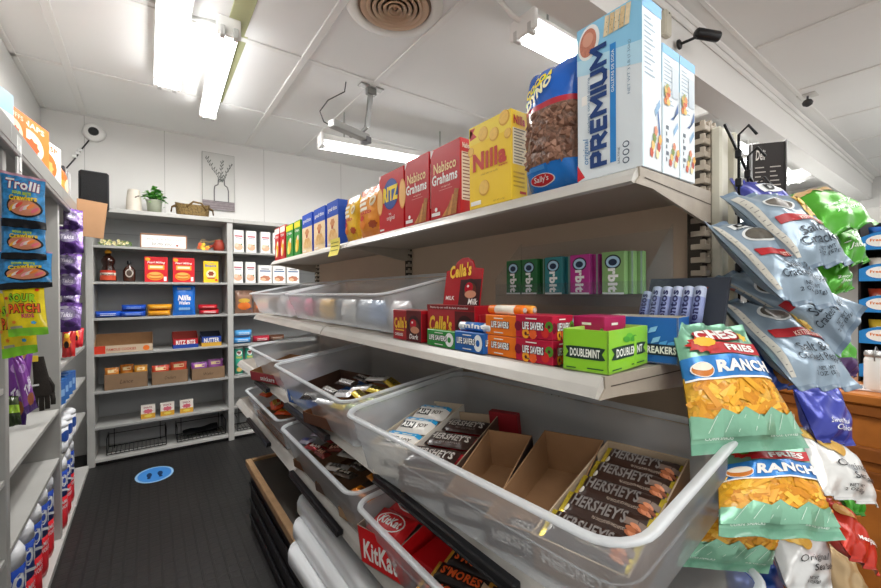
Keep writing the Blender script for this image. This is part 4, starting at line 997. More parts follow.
def sour(mb, S):
    mb.txt('SOUR', S, .22, .60, .66, .19, M('#1b1b1b', .4), .002, bold=.1); mb.txt('SOUR', S, .23, .61, .64, .17, M('#9bd32c', .35), .0028, bold=.04)
    mb.txt('PATCH', S, .18, .40, .76, .19, M('#1b1b1b', .4), .002, bold=.1); mb.txt('PATCH', S, .19, .41, .74, .17, M('#f0642a', .35), .0028, bold=.04); mb.txt('KIDS', S, .5, .31, .3, .08, M('#d23a6a', .35), .003, bold=.05)
    for u, v, c in ((.14, .70, '#e8472c'), (.28, .24, '#f08a2c'), (.75, .22, '#3f9fd0'), (.88, .86, '#e8472c'), (.12, .38, '#f3952c')):
        mb.disc(S, u, v, .07, .035, M(c, .4), .0022, 10, 1, .3)
    mb.rect(S, .12, .45, .13, .17, M('#a5a08c', .4), .002, 4, 1)
for i, k in enumerate(('sour_b', 'sour_a')):
    quad_bag('gummy_bag', ('yellow sour candy bag with a green base, tucked behind the other yellow one', 'yellow sour candy bag with a green base, in front with lettering showing')[i], k, .035, zones((.13, LG), (1, YE)), sour, group='yellow sour bags', ph=i + 2, wr=.0025)
PU = M('#6f4a98', .25, .2, .45, 60, .6, 70, .4); PUL = M('#9a84b8', .2, .35, .55, 75, .8, 80, .4); PUD = foil('#4a2a72', .3)  # silvery foil highlights are mottled into the purple colours
def taki(mb, S):
    mb.disc(S, .5, .55, .34, .2, M('#b8acd0', .2, .3), .0015, 18, 3); mb.txt('Takis', S, .25, .46, .5, .17, M('#efeaf6', .3), .003, bold=.04, shear=.2); mb.disc(S, .62, .22, .25, .1, M('#3a2258', .3), .002, 14, 2)
    mb.disc(S, .35, .8, .2, .06, M('#cfc8de', .2, .3), .0018, 12, 2)
PL = ['topmost purple snack bag of the far left strip', 'dark-cornered purple snack bag, second from the top of the far left strip', 'third purple snack bag down the far left strip', 'fourth purple snack bag down the far left strip', 'small purple snack bag, fifth down the far left strip', 'wide purple snack bag at the bottom of the far left strip']
for i, k in enumerate(('pur_a', 'pur_b', 'pur_c', 'pur_d', 'pur_e', 'pur_f')):
    quad_bag('snack_bag', PL[i], k, .05, zones((.12, PUD), (.45, PU if i % 2 else PUL), (.85, PUL), (1, PU)), taki, group='purple snack bags on the far left strip', ph=i * 2.1, nu=14, nv=14, wr=.005)
def fire(mb, S): mb.disc(S, .5, .5, .34, .25, M('#f3952c', .35), .002, 16, 3, .25); mb.disc(S, .5, .4, .2, .13, M('#2a1a16', .4), .003, 12, 2); mb.disc(S, .5, .72, .2, .09, M('#f6d23c', .35), .003, 12, 2)
quad_bag('snack_bag', 'orange and yellow chip bag below the purple strip', 'fire_a', .05, foil('#c62a2a'), fire, ph=1)
quad_bag('snack_bag', 'red chip bag below the purple strip, partly hidden', 'fire_b', .05, foil('#cf2a34'), fire, ph=3)
quad_bag('snack_bag', 'gold and purple trail mix bag below the yellow candy bags', 'gold_c', .04, zones((.3, foil('#6d3a86')), (.7, foil('#c79a4a')), (1, foil('#7a4a96'))), lambda mb, S: [mb.disc(S, .3 + .15 * k, .5 + .06 * (k % 2), .08, .09, M(('#8a4a2a', '#e8c88c', '#5f2f1c', '#d9a85a')[k], .5), .002, 10, 1) for k in range(4)], ph=.5)
def tk2(mb, S): mb.txt('Takis', S, .15, .35, .7, .18, M('#f0e8f8', .3), .003, bold=.04, ang=.3); mb.disc(S, .5, .2, .3, .1, M('#9a5a3a', .4), .002, 14, 2); mb.disc(S, .4, .75, .28, .08, M('#b58acb', .3), .002, 14, 2)
quad_bag('snack_bag', 'purple snack bag at the frame edge left of the gloves', 'takis_low_a', .04, zones((.2, PUD), (1, foil('#7a359c'))), tk2, ph=2)
quad_bag('snack_bag', 'narrow tilted purple snack bag touching the gloves', 'takis_low_b', .03, zones((.15, PUD), (1, foil('#84409f'))), tk2, ph=4)
quad_bag('snack_bag', 'small green and black bag under the purple snack bags at the left', 'green_low', .03, zones((.4, foil('#2b3a1e')), (.7, foil('#9cc83a')), (1, foil('#3b4a26'))), None, ph=4)
# gloves
t = thing('work_gloves', 'pair of dark brown work gloves hanging on a yellow card in the left bay', 'gloves', (-.43, 2.56, .985), .35); t.scale = (.72, .72, .78)
gm_ = M('#2f2a26', .85, 0, .12, 60, .4, 200)
for i, (dx, rot) in enumerate(((-.035, .08), (.04, -.12))):
    mb = MB()
    pr = [(.028, .04), (.03, .0), (.032, -.03), (.038, -.10), (.05, -.16), (.052, -.19)]
    n = 14; vv = []
    for r, z in pr:
        for k in range(n):
            a = 2 * PI * k / n; vv.append((dx + r * math.cos(a) + rot * z, r * .38 * math.sin(a) - .012 * i, z))
    mb.add(vv, [(j * n + k, j * n + (k + 1) % n, (j + 1) * n + (k + 1) % n, (j + 1) * n + k) for j in range(5) for k in range(n)], gm_, True)
    for q, (fx, L) in enumerate(((-.036, .075), (-.012, .095), (.012, .09), (.036, .07))):
        x = dx + rot * -.19 + fx; y = -.012 * i
        mb.tube([(x, y, -.18), (x + fx * .15, y - .004, -.18 - L * .6), (x + fx * .1, y - .008, -.18 - L)], .0125, gm_, 8)
    mb.tube([(dx + (.04 if i else -.04), -.01, -.09), (dx + (.062 if i else -.062), -.014, -.14), (dx + (.06 if i else -.06), -.014, -.175)], .012, gm_, 8)
    mb.build('glove', t)
mb = MB(); mb.box(-.045, .035, -.024, -.02, .015, .05, M('#e6c63a', .5), .002); mb.build('header_card', t)
mb = MB(); mb.box(-.07, -.02, -.032, -.029, -.09, -.03, M('#8b8d90', .5), .001); mb.box(-.065, -.03, -.034, -.032, -.06, -.045, M('#d9dadb', .5)); mb.build('paper_tag', t)
mb = MB(); mb.box(.0, .035, -.034, -.030, -.125, -.115, M('#d5d6d6', .5)); mb.build('cloth_label', t)
# paper towel packs
PR = M('#d0202c', .35, 0, 0, 20, .1, 60, .3); PB = M('#1f46a8', .35, 0, 0, 20, .1, 60, .3); PW = M('#eceef2', .4, 0, 0, 20, .1, 60)
def pom(label, x, y, z, h=.385, r=.062, grp='wrapped paper rolls on the left bottom shelves', cols=None, rz=0):
    mb = MB(); a, b = cols or (PR, PB)
    mb.lathe([(r * .55, 0), (r * .95, .008), (r, .03), (r * .99, h * .46)], a, seg=24); mb.lathe([(r * .99, h * .46), (r, h * .60), (r, h * .82)], b, seg=24)
    mb.lathe([(r, h * .82), (r * .99, h * .93), (r * .85, h * .985), (r * .3, h), (r * .2, h * .97)], PW, seg=24)
    S = lambda u, v, o=0: ((r + .0006 + o) * math.cos(-.45 + u), (r + .0006 + o) * math.sin(-.45 + u), v * h)
    if not cols:
        mb.txt('POM', S, -.75, .60, 1.6, .17, PW, .0005, bold=.06); mb.txt('FAMILY', S, -.4, .36, .9, .05, PW, .0005, bold=.02); mb.txt('FAVORITE', S, -.4, .29, .9, .05, PW, .0005, bold=.02)
        mb.grid(lambda q, w_: S(-.9 + 1.8 * q, .52 + .03 * w_ + .03 * math.sin(q * 5), .0006), 12, 1, PW)
    else:
        mb.disc(S, 0, .55, .5, .18, M('#2b54a8', .4), .0008, 16, 2)
    return tag(mb.build('paper_roll_pack', loc=(x, y, z), rotz=rz), label, 'paper roll pack', grp)
for i, (x, y) in enumerate(((-.435, 2.03), (-.44, 2.20), (-.445, 2.37), (-.45, 2.54), (-.455, 2.71))):
    pom(['red and blue wrapped paper roll nearest the camera, at the bottom left edge', 'red and blue wrapped paper roll, second from the camera in the near left bay', 'red and blue wrapped paper roll, third from the camera in the near left bay', 'red and blue wrapped paper roll, fourth from the camera in the near left bay', 'red and blue wrapped paper roll farthest back in the near left bay'][i], x, y, .03, .395 + .006 * (i % 2), .078)
for i, (x, y) in enumerate(((-.435, 3.0), (-.44, 3.17), (-.445, 3.34))):
    pom(['red and blue wrapped paper roll nearest, in the left bay by the back corner', 'middle red and blue wrapped paper roll in the left bay by the back corner', 'last red and blue wrapped paper roll in the left bay by the back corner'][i], x, y, .03, .385, .074)
for i, y in enumerate((3.03, 3.18, 3.33)):
    pom(['white wrapped paper roll nearest, on the shelf above the red and blue ones', 'middle white wrapped paper roll on the shelf above the red and blue ones', 'last white wrapped paper roll on the shelf above the red and blue ones'][i], -.425, y, .431, .17, .066, 'white wrapped rolls', (PW, PW))
for i in range(4):
    carton('blue_box', ['small blue box nearest in the row of four on the left bay shelf', 'small blue box, second of the row of four on the left bay shelf', 'small blue box, third of the row of four on the left bay shelf', 'small blue box farthest in the row of four on the left bay shelf'][i], 'small box', .085, .06, .125, (-.385, 3.03 + i * .13, .691), PI / 2 - .3, foil('#2a6fc0'), lambda mb, S: mb.rect(S['F'], .15, .85, .35, .65, M('#8fb8e6', .4)), 'small blue boxes')
# ================= gondola top shelf (z 1.515) =================
ZT = 1.516; XF = .695
R90 = -PI / 2
def mid(a, b): return (a + b) / 2
def gbox(name, label, y0, y1, h, dep, body, art, x=XF, z=ZT, cat='cracker box', group=None):
    return carton(name, label, cat, (y1 - y0), dep, h, (x, mid(y0, y1), z), R90, body, art, group)
NV = M('#1c3f7c', .4); SKY = M('#7cc0e8', .4); PW2 = M('#dfe7ec', .45)
def premium(full):
    def f(mb, S):
        F, R = S['F'], S['R']
        if full:
            mb.grid(lambda a, b: F(a, .70 + .30 * b - .10 * a * (1 - b), .0003), 6, 3, lambda u, v: M('#8fcbec', .4) if v > .3 else M('#b9dff2', .4))
            mb.disc(F, .20, .885, .18, .108, M('#f4f4f2', .4), .0006, 26, 1, 0, .1); mb.disc(F, .19, .885, .14, .088, M('#c9826c', .4, 0, .15, 200), .0009, 24, 1, 0, .1); mb.disc(F, .19, .905, .09, .045, M('#dda28c', .45), .0012, 18)
            for k in range(5): mb.poly(F, [(.44 + .08 * k, .865), (.51 + .08 * k, .865), (.54 + .08 * k, .985), (.47 + .08 * k, .99)], M(('#e6d3ae', '#d9c094')[k % 2], .5, 0, .1, 150), .0010 + .0002 * k)
            for k in range(14): mb.disc(F, .5 + .06 * (k % 5) + .02 * (k % 2), .885 + .03 * (k // 5), .007, .004, M('#a98a5a', .5), .0022, 6)
            block_word(mb, 'PREMIUM', lambda x, y, o: F(.50 - y / .13, .065 + x / .298, .0014 + o), .036, .0088, NV)
            mb.txt('original', F, .10, .10, .12, .17, M('#2d7db5', .4), .0008, bold=0, rot=90, shear=.25); mb.txt('crackers con sal marina', F, .17, .30, .045, .36, M('#5a87a8', .4), .0008, bold=0, rot=90)
            mb.rect(F, .54, .63, .07, .80, M('#2f86cf', .4), .0006); mb.txt('GALLETAS DE SODA', F, .56, .50, .045, .26, PW2, .0009, rot=90); 
            mb.poly(F, [(0, .0), (.13, .02), (0, .11)], M('#c9202c', .4), .0006); mb.rect(F, .08, .17, .49, .55, WHT, .0007)
            mb.rect(F, .70, .85, .03, .20, PW2, .0006)
            for k in range(3): mb.disc(F, .775, .06 + .048 * k, .05, .02, M('#44566a', .4), .0009, 12); mb.disc(F, .775, .06 + .048 * k, .035, .013, PW2, .0012, 12)
            mb.txt('NET WT 3 LB (1.36kg)', F, .80, .45, .05, .32, M('#6f93ad', .4), .0007, bold=0, rot=90)
            mb.txt('SALTINE', F, .655, .05, .03, .1, M('#44566a', .4), .0007, bold=0, rot=90)
        else: mb.grid(lambda a, b: F(a, .7 + .3 * b, .0003), 2, 2, M('#b9dff2', .4))
        mb.rect(R, 0, 1, .93, 1, M('#5aa9dd', .4), .0005); mb.rect(R, 0, .06, .0, 1, M('#cfe6f2', .4), .0004)
        mb.poly(R, [(.72, .40), (.80, .40), (.95, .20), (.88, .18)], M('#2c5f9c', .4), .0006) if full else None; mb.poly(R, [(.62, .36), (.88, .44), (.92, .40), (.66, .32)], M('#7da7cc', .4), .0008)
        for k in range(7): mb.disc(R, .45 + .07 * k, .10 + .045 * (k % 4), .10, .035, M(('#c9553a', '#e3b96a', '#7a8f3f', '#d98a6a', '#f0dcae', '#b8432f', '#e0a54a')[k], .5), .001 + .0002 * k, 10, 1, .2)
        for k in range(12): mb.rect(R, .1, .1 + .35 + .1 * (k % 3), .88 - .03 * k, .888 - .03 * k, M('#9db5c6', .5), .0006)
        if not full:
            mb.rect(R, .55, .92, .62, .86, M('#b9c6d0', .4), .001); mb.poly(R, [(.45, .44), (.6, .44), (.92, .60), (.92, .52)], M('#2c5f9c', .4), .0012)
            for q in range(9): mb.disc(R, .16 + .07 * (q % 3), .56 + .045 * (q // 3) + .02 * (q % 2), .11, .03, M(('#d98a4a', '#c9553a', '#e3c06a', '#9aa05a')[q % 4], .5), .0014 + .0002 * q, 9, 1, .15)
            for k in range(6): mb.rect(R, .2, .26 + .1 * (k % 2), .1 + .05 * k, .13 + .05 * k, M('#5d6a78', .5), .0006)
    return f
gbox('cracker_box', 'tall white and blue soda cracker box at the front corner of the top shelf', .362, .492, .298, .068, PW2, premium(True))
gbox('cracker_box', 'second tall soda cracker box, directly behind the front corner one', .362, .49, .238, .066, PW2, premium(False), x=.766)
gbox('cracker_box', 'third tall soda cracker box, farthest from the aisle on the top shelf', .362, .49, .238, .066, PW2, premium(False), x=.835)
# cereal bag
t = thing('cereal_bag', 'large clear bag of brown cereal pieces with blue top and base', 'cereal bag', (.735, .573, ZT), R90)
mb = MB(); s_ = mat_pillow_front(.155, .282, .095, .0, .004, 1, .0)
def zc(u, v):
    if v < .20: return foil('#1f78d0', .25, .3, 30)
    if v < .62: return M('#7d5a48', .35, 0, .5, 160, .8, 90, .6)
    if v < .68: return foil('#c02a3a')
    return foil('#1f63c4', .22, .4, 30)
mb.grid(lambda u, v: s_(u, v, 0, -1), 20, 24, zc); mb.grid(lambda u, v: s_(1 - u, v, 0, 1), 20, 24, zc)
S = lambda u, v, o=0: s_(u, v, o, -1)
mb.disc(S, .40, .10, .22, .045, M('#f2f2f0', .4), .001, 24, 3); mb.disc(S, .40, .10, .205, .040, M('#c8202c', .35), .002, 24, 3); mb.txt('Sally\'s', S, .26, .075, .28, .05, WHT, .004, bold=.01, shear=.3)
mb.txt('COCOA', S, .12, .80, .5, .08, M('#f6e23a', .35), .003, bold=.06, ang=.25); mb.txt('DYNO', S, .15, .71, .5, .09, M('#f6f3c8', .35), .003, bold=.06, ang=.3); 
for k in range(5): mb.disc(S, .15 + .09 * k, .72 + .035 * k, .06, .02, M(('#9fd23a', '#f6e23a')[k % 2], .4), .0022, 8, 1, .3)
mb.rect(S, .05, .5, .17, .2, M('#3f8fd6', .35), .0015, 5, 1); mb.build('film', t)
mb = MB(); rr = random.Random(5)
for k in range(95):                                           # cereal pieces pressed against the film
    u, v = rr.uniform(.06, .94), rr.uniform(.22, .60); p = Vector(s_(u, v, -.001, -1)); r = rr.uniform(.009, .014)
    q = [(r, 0, 0), (-r, 0, 0), (0, r * .5, 0), (0, -r * .5, 0), (0, 0, r * .8), (0, 0, -r * .8)]; ro = Matrix.Rotation(rr.uniform(0, 6), 3, 'Y') @ Matrix.Rotation(rr.uniform(-.6, .6), 3, 'X')
    mb.add([p + ro @ Vector(x) for x in q], [(0, 2, 4), (2, 1, 4), (1, 3, 4), (3, 0, 4), (2, 0, 5), (1, 2, 5), (3, 1, 5), (0, 3, 5)], M(('#8a6450', '#9c7460', '#6a4838')[k % 3], .5))
o = mb.build('cereal_pieces', t); o['kind'] = 'stuff'
# Nilla
YN = M('#f4cc2c', .38)
def nilla(mb, S):
    F, R = S['F'], S['R']
    mb.rect(F, 0, 1, .78, 1, M('#f6d94a', .4), .0003); mb.poly(F, [(.02, .84), (.2, .86), (.02, .98)], M('#c9202c', .4), .0006); mb.poly(F, [(.02, .86), (.16, .975), (.02, .98)], M('#c9202c', .4), .0006)
    mb.txt('Nilla', F, .10, .44, .80, .22, M('#c23524', .4), .001, bold=.05, ang=.0)
    for u, v, r in ((.36, .86, .12), (.62, .80, .11), (.85, .93, .12), (.93, .74, .08), (.05, .70, .08), (.38, .22, .13)):
        mb.disc(F, u, v, r, r * .72, M('#d9a035', .5), .0006, 22); mb.disc(F, u - .01, v + .01, r * .86, r * .62, M('#efc25e', .5, 0, .08, 120), .0009, 22)
    mb.txt('baked with real vanilla', F, .30, .375, .4, .025, M('#a97f1c', .5), .0008, bold=0); mb.txt('NET WT 11 OZ', F, .6, .03, .25, .02, M('#a97f1c', .5), .0008, bold=0)
    mb.txt('wafers', F, .72, .41, .2, .03, M('#c23524', .5), .0008); mb.rect(F, .04, .30, .04, .09, WHT, .0007)
    mb.txt('Nilla', R, .12, .84, .72, .10, M('#c23524', .4), .001, bold=.05); nutrition(mb, R, .08, .92, .40, .80, M('#f3ead0', .5), M('#6f6a5c', .5), 12)
    for k in range(4): mb.rect(R, .1, .8, .30 - .05 * k, .32 - .05 * k, M('#c99c1c', .5), .0006)
    mb.rect(R, .5, .9, .08, .11, M('#c23524', .5), .0007)
gbox('cookie_box', 'yellow vanilla wafer box standing on the top shelf beside the cereal bag', .672, .825, .215, .055, YN, nilla, cat='cookie box')
RG = M('#bb1220', .38)
def grah(mb, S):
    F, R = S['F'], S['R']
    mb.txt('Nabisco', F, .12, .63, .76, .15, M('#f4d9a0', .4), .001, bold=.02); mb.txt('Grahams', F, .06, .47, .86, .15, WHT, .001, bold=.03); mb.poly(F, [(0, .88), (.12, .98), (0, 1)], M('#f0e0e0', .4), .0006)
    mb.txt('original', F, .38, .41, .3, .03, M('#f0c8b8', .5), .0008, bold=0); mb.rect(F, .3, .75, .38, .385, M('#e8a8a0', .5), .0007)
    for k in range(4): mb.poly(F, [(.40 + .1 * k, .01), (.58 + .1 * k, .01), (.72 + .08 * k, .12 + .07 * k), (.62 + .07 * k, .14 + .07 * k)], M(('#c98a45', '#a86a2c')[k % 2], .5, 0, .2, 160), .0008 + .0002 * k)
    mb.rect(F, .04, .34, .04, .09, WHT, .0008); mb.disc(F, .2, .13, .05, .03, WHT, .0008, 10)
    mb.txt('Nabisco', R, .15, .87, .7, .07, WHT, .001); nutrition(mb, R, .1, .9, .18, .82, M('#eee6e0', .5), M('#8a5a5a', .5), 14)
gbox('cracker_box', 'red graham cracker box standing beside the yellow wafer box', .864, 1.006, .208, .05, RG, grah)
gbox('cracker_box', 'red graham cracker box standing between another graham box and the round-cracker box', 1.016, 1.156, .212, .05, RG, grah)
def ritz(mb, S):
    F, R = S['F'], S['R']
    for u in (.04, .96): mb.disc(F, u, .55, .13, .24, M('#e09a4a', .5), .0005, 24); mb.disc(F, u, .55, .11, .21, M('#efb869', .5), .0008, 24)
    mb.disc(F, .5, .62, .31, .26, M('#1d3f8f', .4), .001, 28); mb.disc(F, .5, .62, .28, .235, M('#24509f', .4), .0013, 28)
    mb.txt('RITZ', F, .20, .50, .60, .25, M('#f3d62c', .4), .0018, bold=.06); mb.txt('original', F, .34, .16, .32, .10, WHT, .001, bold=.0); mb.txt('THE', F, .42, .27, .1, .03, WHT, .001)
    mb.rect(F, .04, .22, .03, .06, WHT, .0006); mb.poly(F, [(0, .9), (.1, .98), (0, 1)], M('#f0e0e0', .4), .0006)
gbox('cracker_box', 'red box of round crackers with a blue and yellow logo on the top shelf', 1.166, 1.34, .208, .055, M('#c2121d', .38), ritz)
# cheese cracker bags (gable top)
def cheese(c1, c2, word):
    def f(mb, S):
        F = lambda u, v, o=0: S(u, v, o + .001)
        mb.rect(F, .15, .55, .74, .80, M('#f6ecd8', .4), .001, 4, 1); mb.rect(F, .15, .5, .64, .70, M('#f6ecd8', .4), .001, 4, 1); mb.rect(F, .15, .55, .54, .60, M('#f6ecd8', .4), .001, 4, 1)
        mb.disc(F, .28, .40, .13, .05, M('#d2342a', .4), .0015, 14, 2); mb.disc(F, .3, .27, .16, .08, M('#e8862a', .4), .0018, 14, 2)
        mb.disc(F, .76, .68, .12, .08, M('#f2e6c6', .4), .0015, 14, 2, 0, .5); mb.disc(F, .76, .68, .08, .03, M('#d9a24a', .4), .0022, 12, 2, 0, .5); mb.disc(F, .74, .24, .17, .08, M('#b8502a', .4), .0015, 14, 2, .2); mb.txt('BAKED', F, .12, .46, .6, .06, M('#c9342a', .4), .002, bold=.04); mb.txt(word, F, .2, .82, .6, .06, M('#a8481c', .4), .002)
    return f
packet('cracker_bag', 'orange cheese cracker bag standing left of the red round-cracker box', .205, .205, .06, (.735, 1.47, ZT), R90, zones((.12, foil('#e88a22')), (.85, foil('#f09a28')), (1, foil('#d9641c'))), cheese(1, 2, 'Crisps'), 'cracker bag')
packet('cracker_bag', 'yellow cheese cracker bag standing behind the orange one on the top shelf', .15, .20, .05, (.735, 1.65, ZT), R90, zones((.12, foil('#e8b422')), (.9, foil('#f2c32e')), (1, foil('#e0a21c'))), cheese(1, 2, 'Puffs'), 'cracker bag')
def thins(mb, S):
    F = S['F']; mb.rect(F, 0, 1, .66, 1, M('#2450b8', .4), .0004); mb.txt('good thins', F, .1, .76, .8, .12, WHT, .0009, bold=.02)
    mb.rect(F, 0, 1, 0, .66, M('#ecd2a8', .45), .0004); mb.disc(F, .5, .52, .22, .10, M('#c98a5a', .5), .0008, 12, 1, .2)
    for k in range(5): mb.disc(F, .28 + .12 * k, .2 + .08 * (k % 2), .16, .09, M(('#e3bd84', '#d9a86a')[k % 2], .5), .0010 + .0002 * k, 14)
    mb.disc(F, .5, .42, .1, .05, M('#b4583a', .5), .0022, 10, 1, .2); mb.rect(F, .05, .4, .03, .06, WHT, .0012)
BLX = M('#2450b8', .4)
for i, (a, b) in enumerate(((1.735, 1.872), (1.90, 2.06), (2.09, 2.25))):
    gbox('cracker_box', ['blue-topped thin cracker box nearest the cheese cracker bags', 'middle blue-topped thin cracker box on the top shelf', 'blue-topped thin cracker box beside the green boxes'][i], a, b, .205, .05, BLX, thins, group='blue-topped cracker boxes')
def veg(c, c2, w_):
    def f(mb, S):
        F = S['F']; mb.rect(F, 0, 1, .80, .97, M(c2, .4), .0005); mb.txt(w_, F, .12, .66, .7, .1, WHT, .0008); mb.disc(F, .5, .32, .26, .22, M('#e9b53a', .45), .0008, 16, 1, 0, .4); mb.disc(F, .35, .22, .15, .14, M(c, .45), .0012, 14); mb.disc(F, .65, .5, .12, .08, M('#f3ead8', .45), .0012, 12)
    return f
for i, (a, b) in enumerate(((2.29, 2.40), (2.43, 2.57))):
    gbox('cracker_box', ['green cracker box next to the blue-topped ones', 'green cracker box next to the red ones at the far end'][i], a, b, .195, .05, M('#2f8a3a', .4), veg('#f2dc6a', '#d8d22c', 'Crisps'), group='green cracker boxes')
for i, (a, b) in enumerate(((2.60, 2.71), (2.73, 2.84))):
    gbox('cracker_box', ['red cracker box next to the green ones at the far end', 'red cracker box last in the row at the far end of the top shelf'][i], a, b, .21, .05, M('#b8161e', .4), veg('#efe0c4', '#efe0d8', 'Chips'), group='red cracker boxes at the far end')
# ================= gondola second shelf (z 1.165) =================
Z2 = 1.166
BINM = plastic_clear('milky_bin_plastic', '#e6eaee', .60, .25)
RIMM = plastic_clear('milky_bin_rim', '#f0f4f7', .25, .3)
def tub(label, x0, x1, y0, y1, z, h, skew=0., taper=.022, group='clear plastic bins on the gondola', rr=.05, lip=.012):
    """open rounded bin; x0..x1, y0..y1 is the rim outline"""
    cx, cy = (x0 + x1) / 2, (y0 + y1) / 2
    t = thing('plastic_bin', label, 'plastic bin', (cx, cy, z), skew, group)
    W, L = x1 - x0, y1 - y0
    def ring(ins, zz, r=rr):
        pts = []
        for sx, sy, a0 in ((1, 1, 0), (-1, 1, 90), (-1, -1, 180), (1, -1, 270)):
            for i in range(7):
                a = math.radians(a0 + i * 15); q = max(.01, r - ins)
                pts.append((sx * (W / 2 - ins - q) + q * math.cos(a), sy * (L / 2 - ins - q) + q * math.sin(a), zz))
        return pts
    n = 28
    def loft(mb, R, mat, cap=None):
        vs = [p for r in R for p in r]; fs = []
        for r in range(len(R) - 1):
            for i in range(n): fs.append((r * n + i, r * n + (i + 1) % n, (r + 1) * n + (i + 1) % n, (r + 1) * n + i))
        if cap is not None: fs.append(tuple(range(n))[::-1] if cap == 0 else tuple(range((len(R) - 1) * n, len(R) * n)))
        mb.add(vs, fs, mat, True)
    mb = MB()
    loft(mb, [ring(taper + lip + .012, .001), ring(taper + lip, .008), ring(lip + taper * .5, h * .55), ring(lip + .006, h * .56), ring(lip + .002, h - .012)], BINM, 0)
    mb.build('bin_body', t)
    mb = MB(); loft(mb, [ring(lip + .002, h - .010), ring(.003, h - .008), ring(0, h - .005), ring(.003, h - .001), ring(lip * .5, h), ring(lip + .003, h - .003)], RIMM); mb.build('rim', t)
    return t
tb = tub('long clear bin holding pink and grey packets in the middle of the second shelf', .560, .90, 1.03, 2.06, Z2 + .035, .135); tb.rotation_euler = (0, -.22, 0)
tb = tub('clear bin holding foil bags at the far end of the second shelf', .548, .90, 2.09, 2.84, Z2 + .035, .135); tb.rotation_euler = (0, -.2, 0)
# contents seen through the plastic
def blob(name, label, x, y, z, sx, sy, sz, m, cat='snack bag', group='packets inside the second-shelf bins', rz=0, art=None, ph=0):
    return packet(name, label, sy, sz, sx, (x, y, z), R90 + rz, m, art, cat, group, ph, 0, 10, 10, .006)
cols = ['#c96a86', '#8f7a78', '#cfa24a', '#5d6168', '#c8c6c2', '#a5adb8', '#8fa3c2', '#e0e0de']
nm = ['pink packet in the long second-shelf bin, at its far end', 'brown-grey packet beside the pink one in the long bin', 'yellow packet standing in the long second-shelf bin', 'dark grey packet beside the yellow one in the long bin', 'pale packet with lettering in the long bin', 'blue-grey packet in the near half of the long bin', 'dull blue packet in the near half of the long bin', 'white packet at the near end of the long bin']
for i in range(8):
    blob('snack_packet', nm[i], .64 + .02 * (i % 2), 1.96 - i * .12, Z2 + .022, .05, .125, .085, foil(cols[i]), ph=i, rz=.1 * (i % 3 - 1), art=(lambda mb, S: mb.txt('Skittles', S, .2, .35, .6, .2, WHT, .003, shear=.2)) if i == 4 else None)
for i, (c, l) in enumerate((('#c43a62', 'bright pink bag at the near end of the far second-shelf bin'), ('#9a9894', 'silver foil bag in the middle of the far second-shelf bin'), ('#6f5e50', 'dark foil bag at the far end of the second-shelf bin'))):
    blob('snack_packet', l, .64, 2.19 + i * .21, Z2 + .022, .07, .19, .09, foil(c, .25, .5, 50), ph=i * 2)
# red chocolate cherry boxes
RC = M('#a8141f', .35, 0, 0, 20, 0, 60, .3); DKC = M('#3a0d10', .4)
def cherry(mb, F, cu, cv, r, asp):
    mb.disc(F, cu, cv, r, r * asp, M('#2a0c0c', .35), .0006, 20); mb.disc(F, cu + r * .1, cv - r * asp * .15, r * .8, r * asp * .75, M('#5b2418', .3), .0009, 20); mb.disc(F, cu - r * .1, cv + r * asp * .15, r * .55, r * asp * .5, M('#b3182a', .25), .0012, 16)
    mb.disc(F, cu + r * .2, cv - r * asp * .45, r * .75, r * asp * .35, M('#c98a6c', .4), .0014, 16); mb.disc(F, cu - r * .2, cv + r * asp * .3, r * .15, r * asp * .12, M('#f0d8d8', .3), .0016, 8)
def cella(word2):
    def f(mb, S):
        F, R = S['F'], S['R']
        for X in (F,):
            mb.rect(X, .5, 1, 0, 1, M('#5a1418', .4), .0003); cherry(mb, X, .76, .52, .20, 1.6)
            mb.txt("Cella's", X, .06, .38, .46, .38, M('#f2c23c', .35), .001, bold=.04, shear=.15, ang=.08); mb.rect(X, .1, .42, .30, .34, M('#f2c23c', .4), .001); mb.txt('CHERRIES', X, .08, .12, .3, .10, WHT, .001)
            mb.txt(word2, X, .62, .08, .3, .16, WHT, .0018, shear=.2)
        mb.rect(S['R'], .05, .9, .1, .9, M('#7d1119', .4), .0004)
    return f
gbox('candy_box', 'small red cherry chocolate box at the near end of the long clear bin', .895, 1.045, .084, .06, RC, cella('Dark'), x=.585, z=Z2, cat='candy box')
t = thing('candy_display_box', 'red cherry chocolate display box with an upright header card', 'candy box', (.598, .79, Z2), R90)
w_, d_, h_ = .19, .07, .102
mb = MB(); mb.box(-w_/2, w_/2, 0, d_, 0, h_, RC, .001); S = faces(w_, d_, h_); F = S['F']
mb.rect(F, 0, 1, .88, 1, M('#7d1119', .4), .0004); mb.txt('Please try our milk & dark chocolate', F, .08, .90, .8, .06, WHT, .0008, bold=0)
mb.rect(F, .62, 1, 0, .86, M('#5a1418', .4), .0004); cherry(mb, F, .82, .45, .17, 1.9); mb.txt("Cella's", F, .06, .30, .50, .44, M('#f2c23c', .35), .001, bold=.04, shear=.15); mb.rect(F, .12, .5, .2, .25, M('#f2c23c', .4), .001)
mb.build('box_body', t)
mb = MB(); hc = .10; yb = .02
pts = [(-.07, 0), (.07, 0), (.07, .10), (.04, .105), (.03, .125), (.01, .135), (-.01, .135), (-.03, .125), (-.04, .105), (-.07, .10)]
pts = [(x + .018, z * .86) for x, z in pts]
n = len(pts); mb.add([(x, yb + z * .15, h_ + z) for x, z in pts] + [(x, yb + .003 + z * .15, h_ + z) for x, z in pts], [tuple(range(n)), tuple(range(n, 2 * n))[::-1]] + [(i, n + i, n + (i + 1) % n, (i + 1) % n) for i in range(n)], RC)
H = lambda u, v, o=0: (-.052 + .14 * u, yb + .10 * v * .15 - o - .0005, h_ + .10 * v)
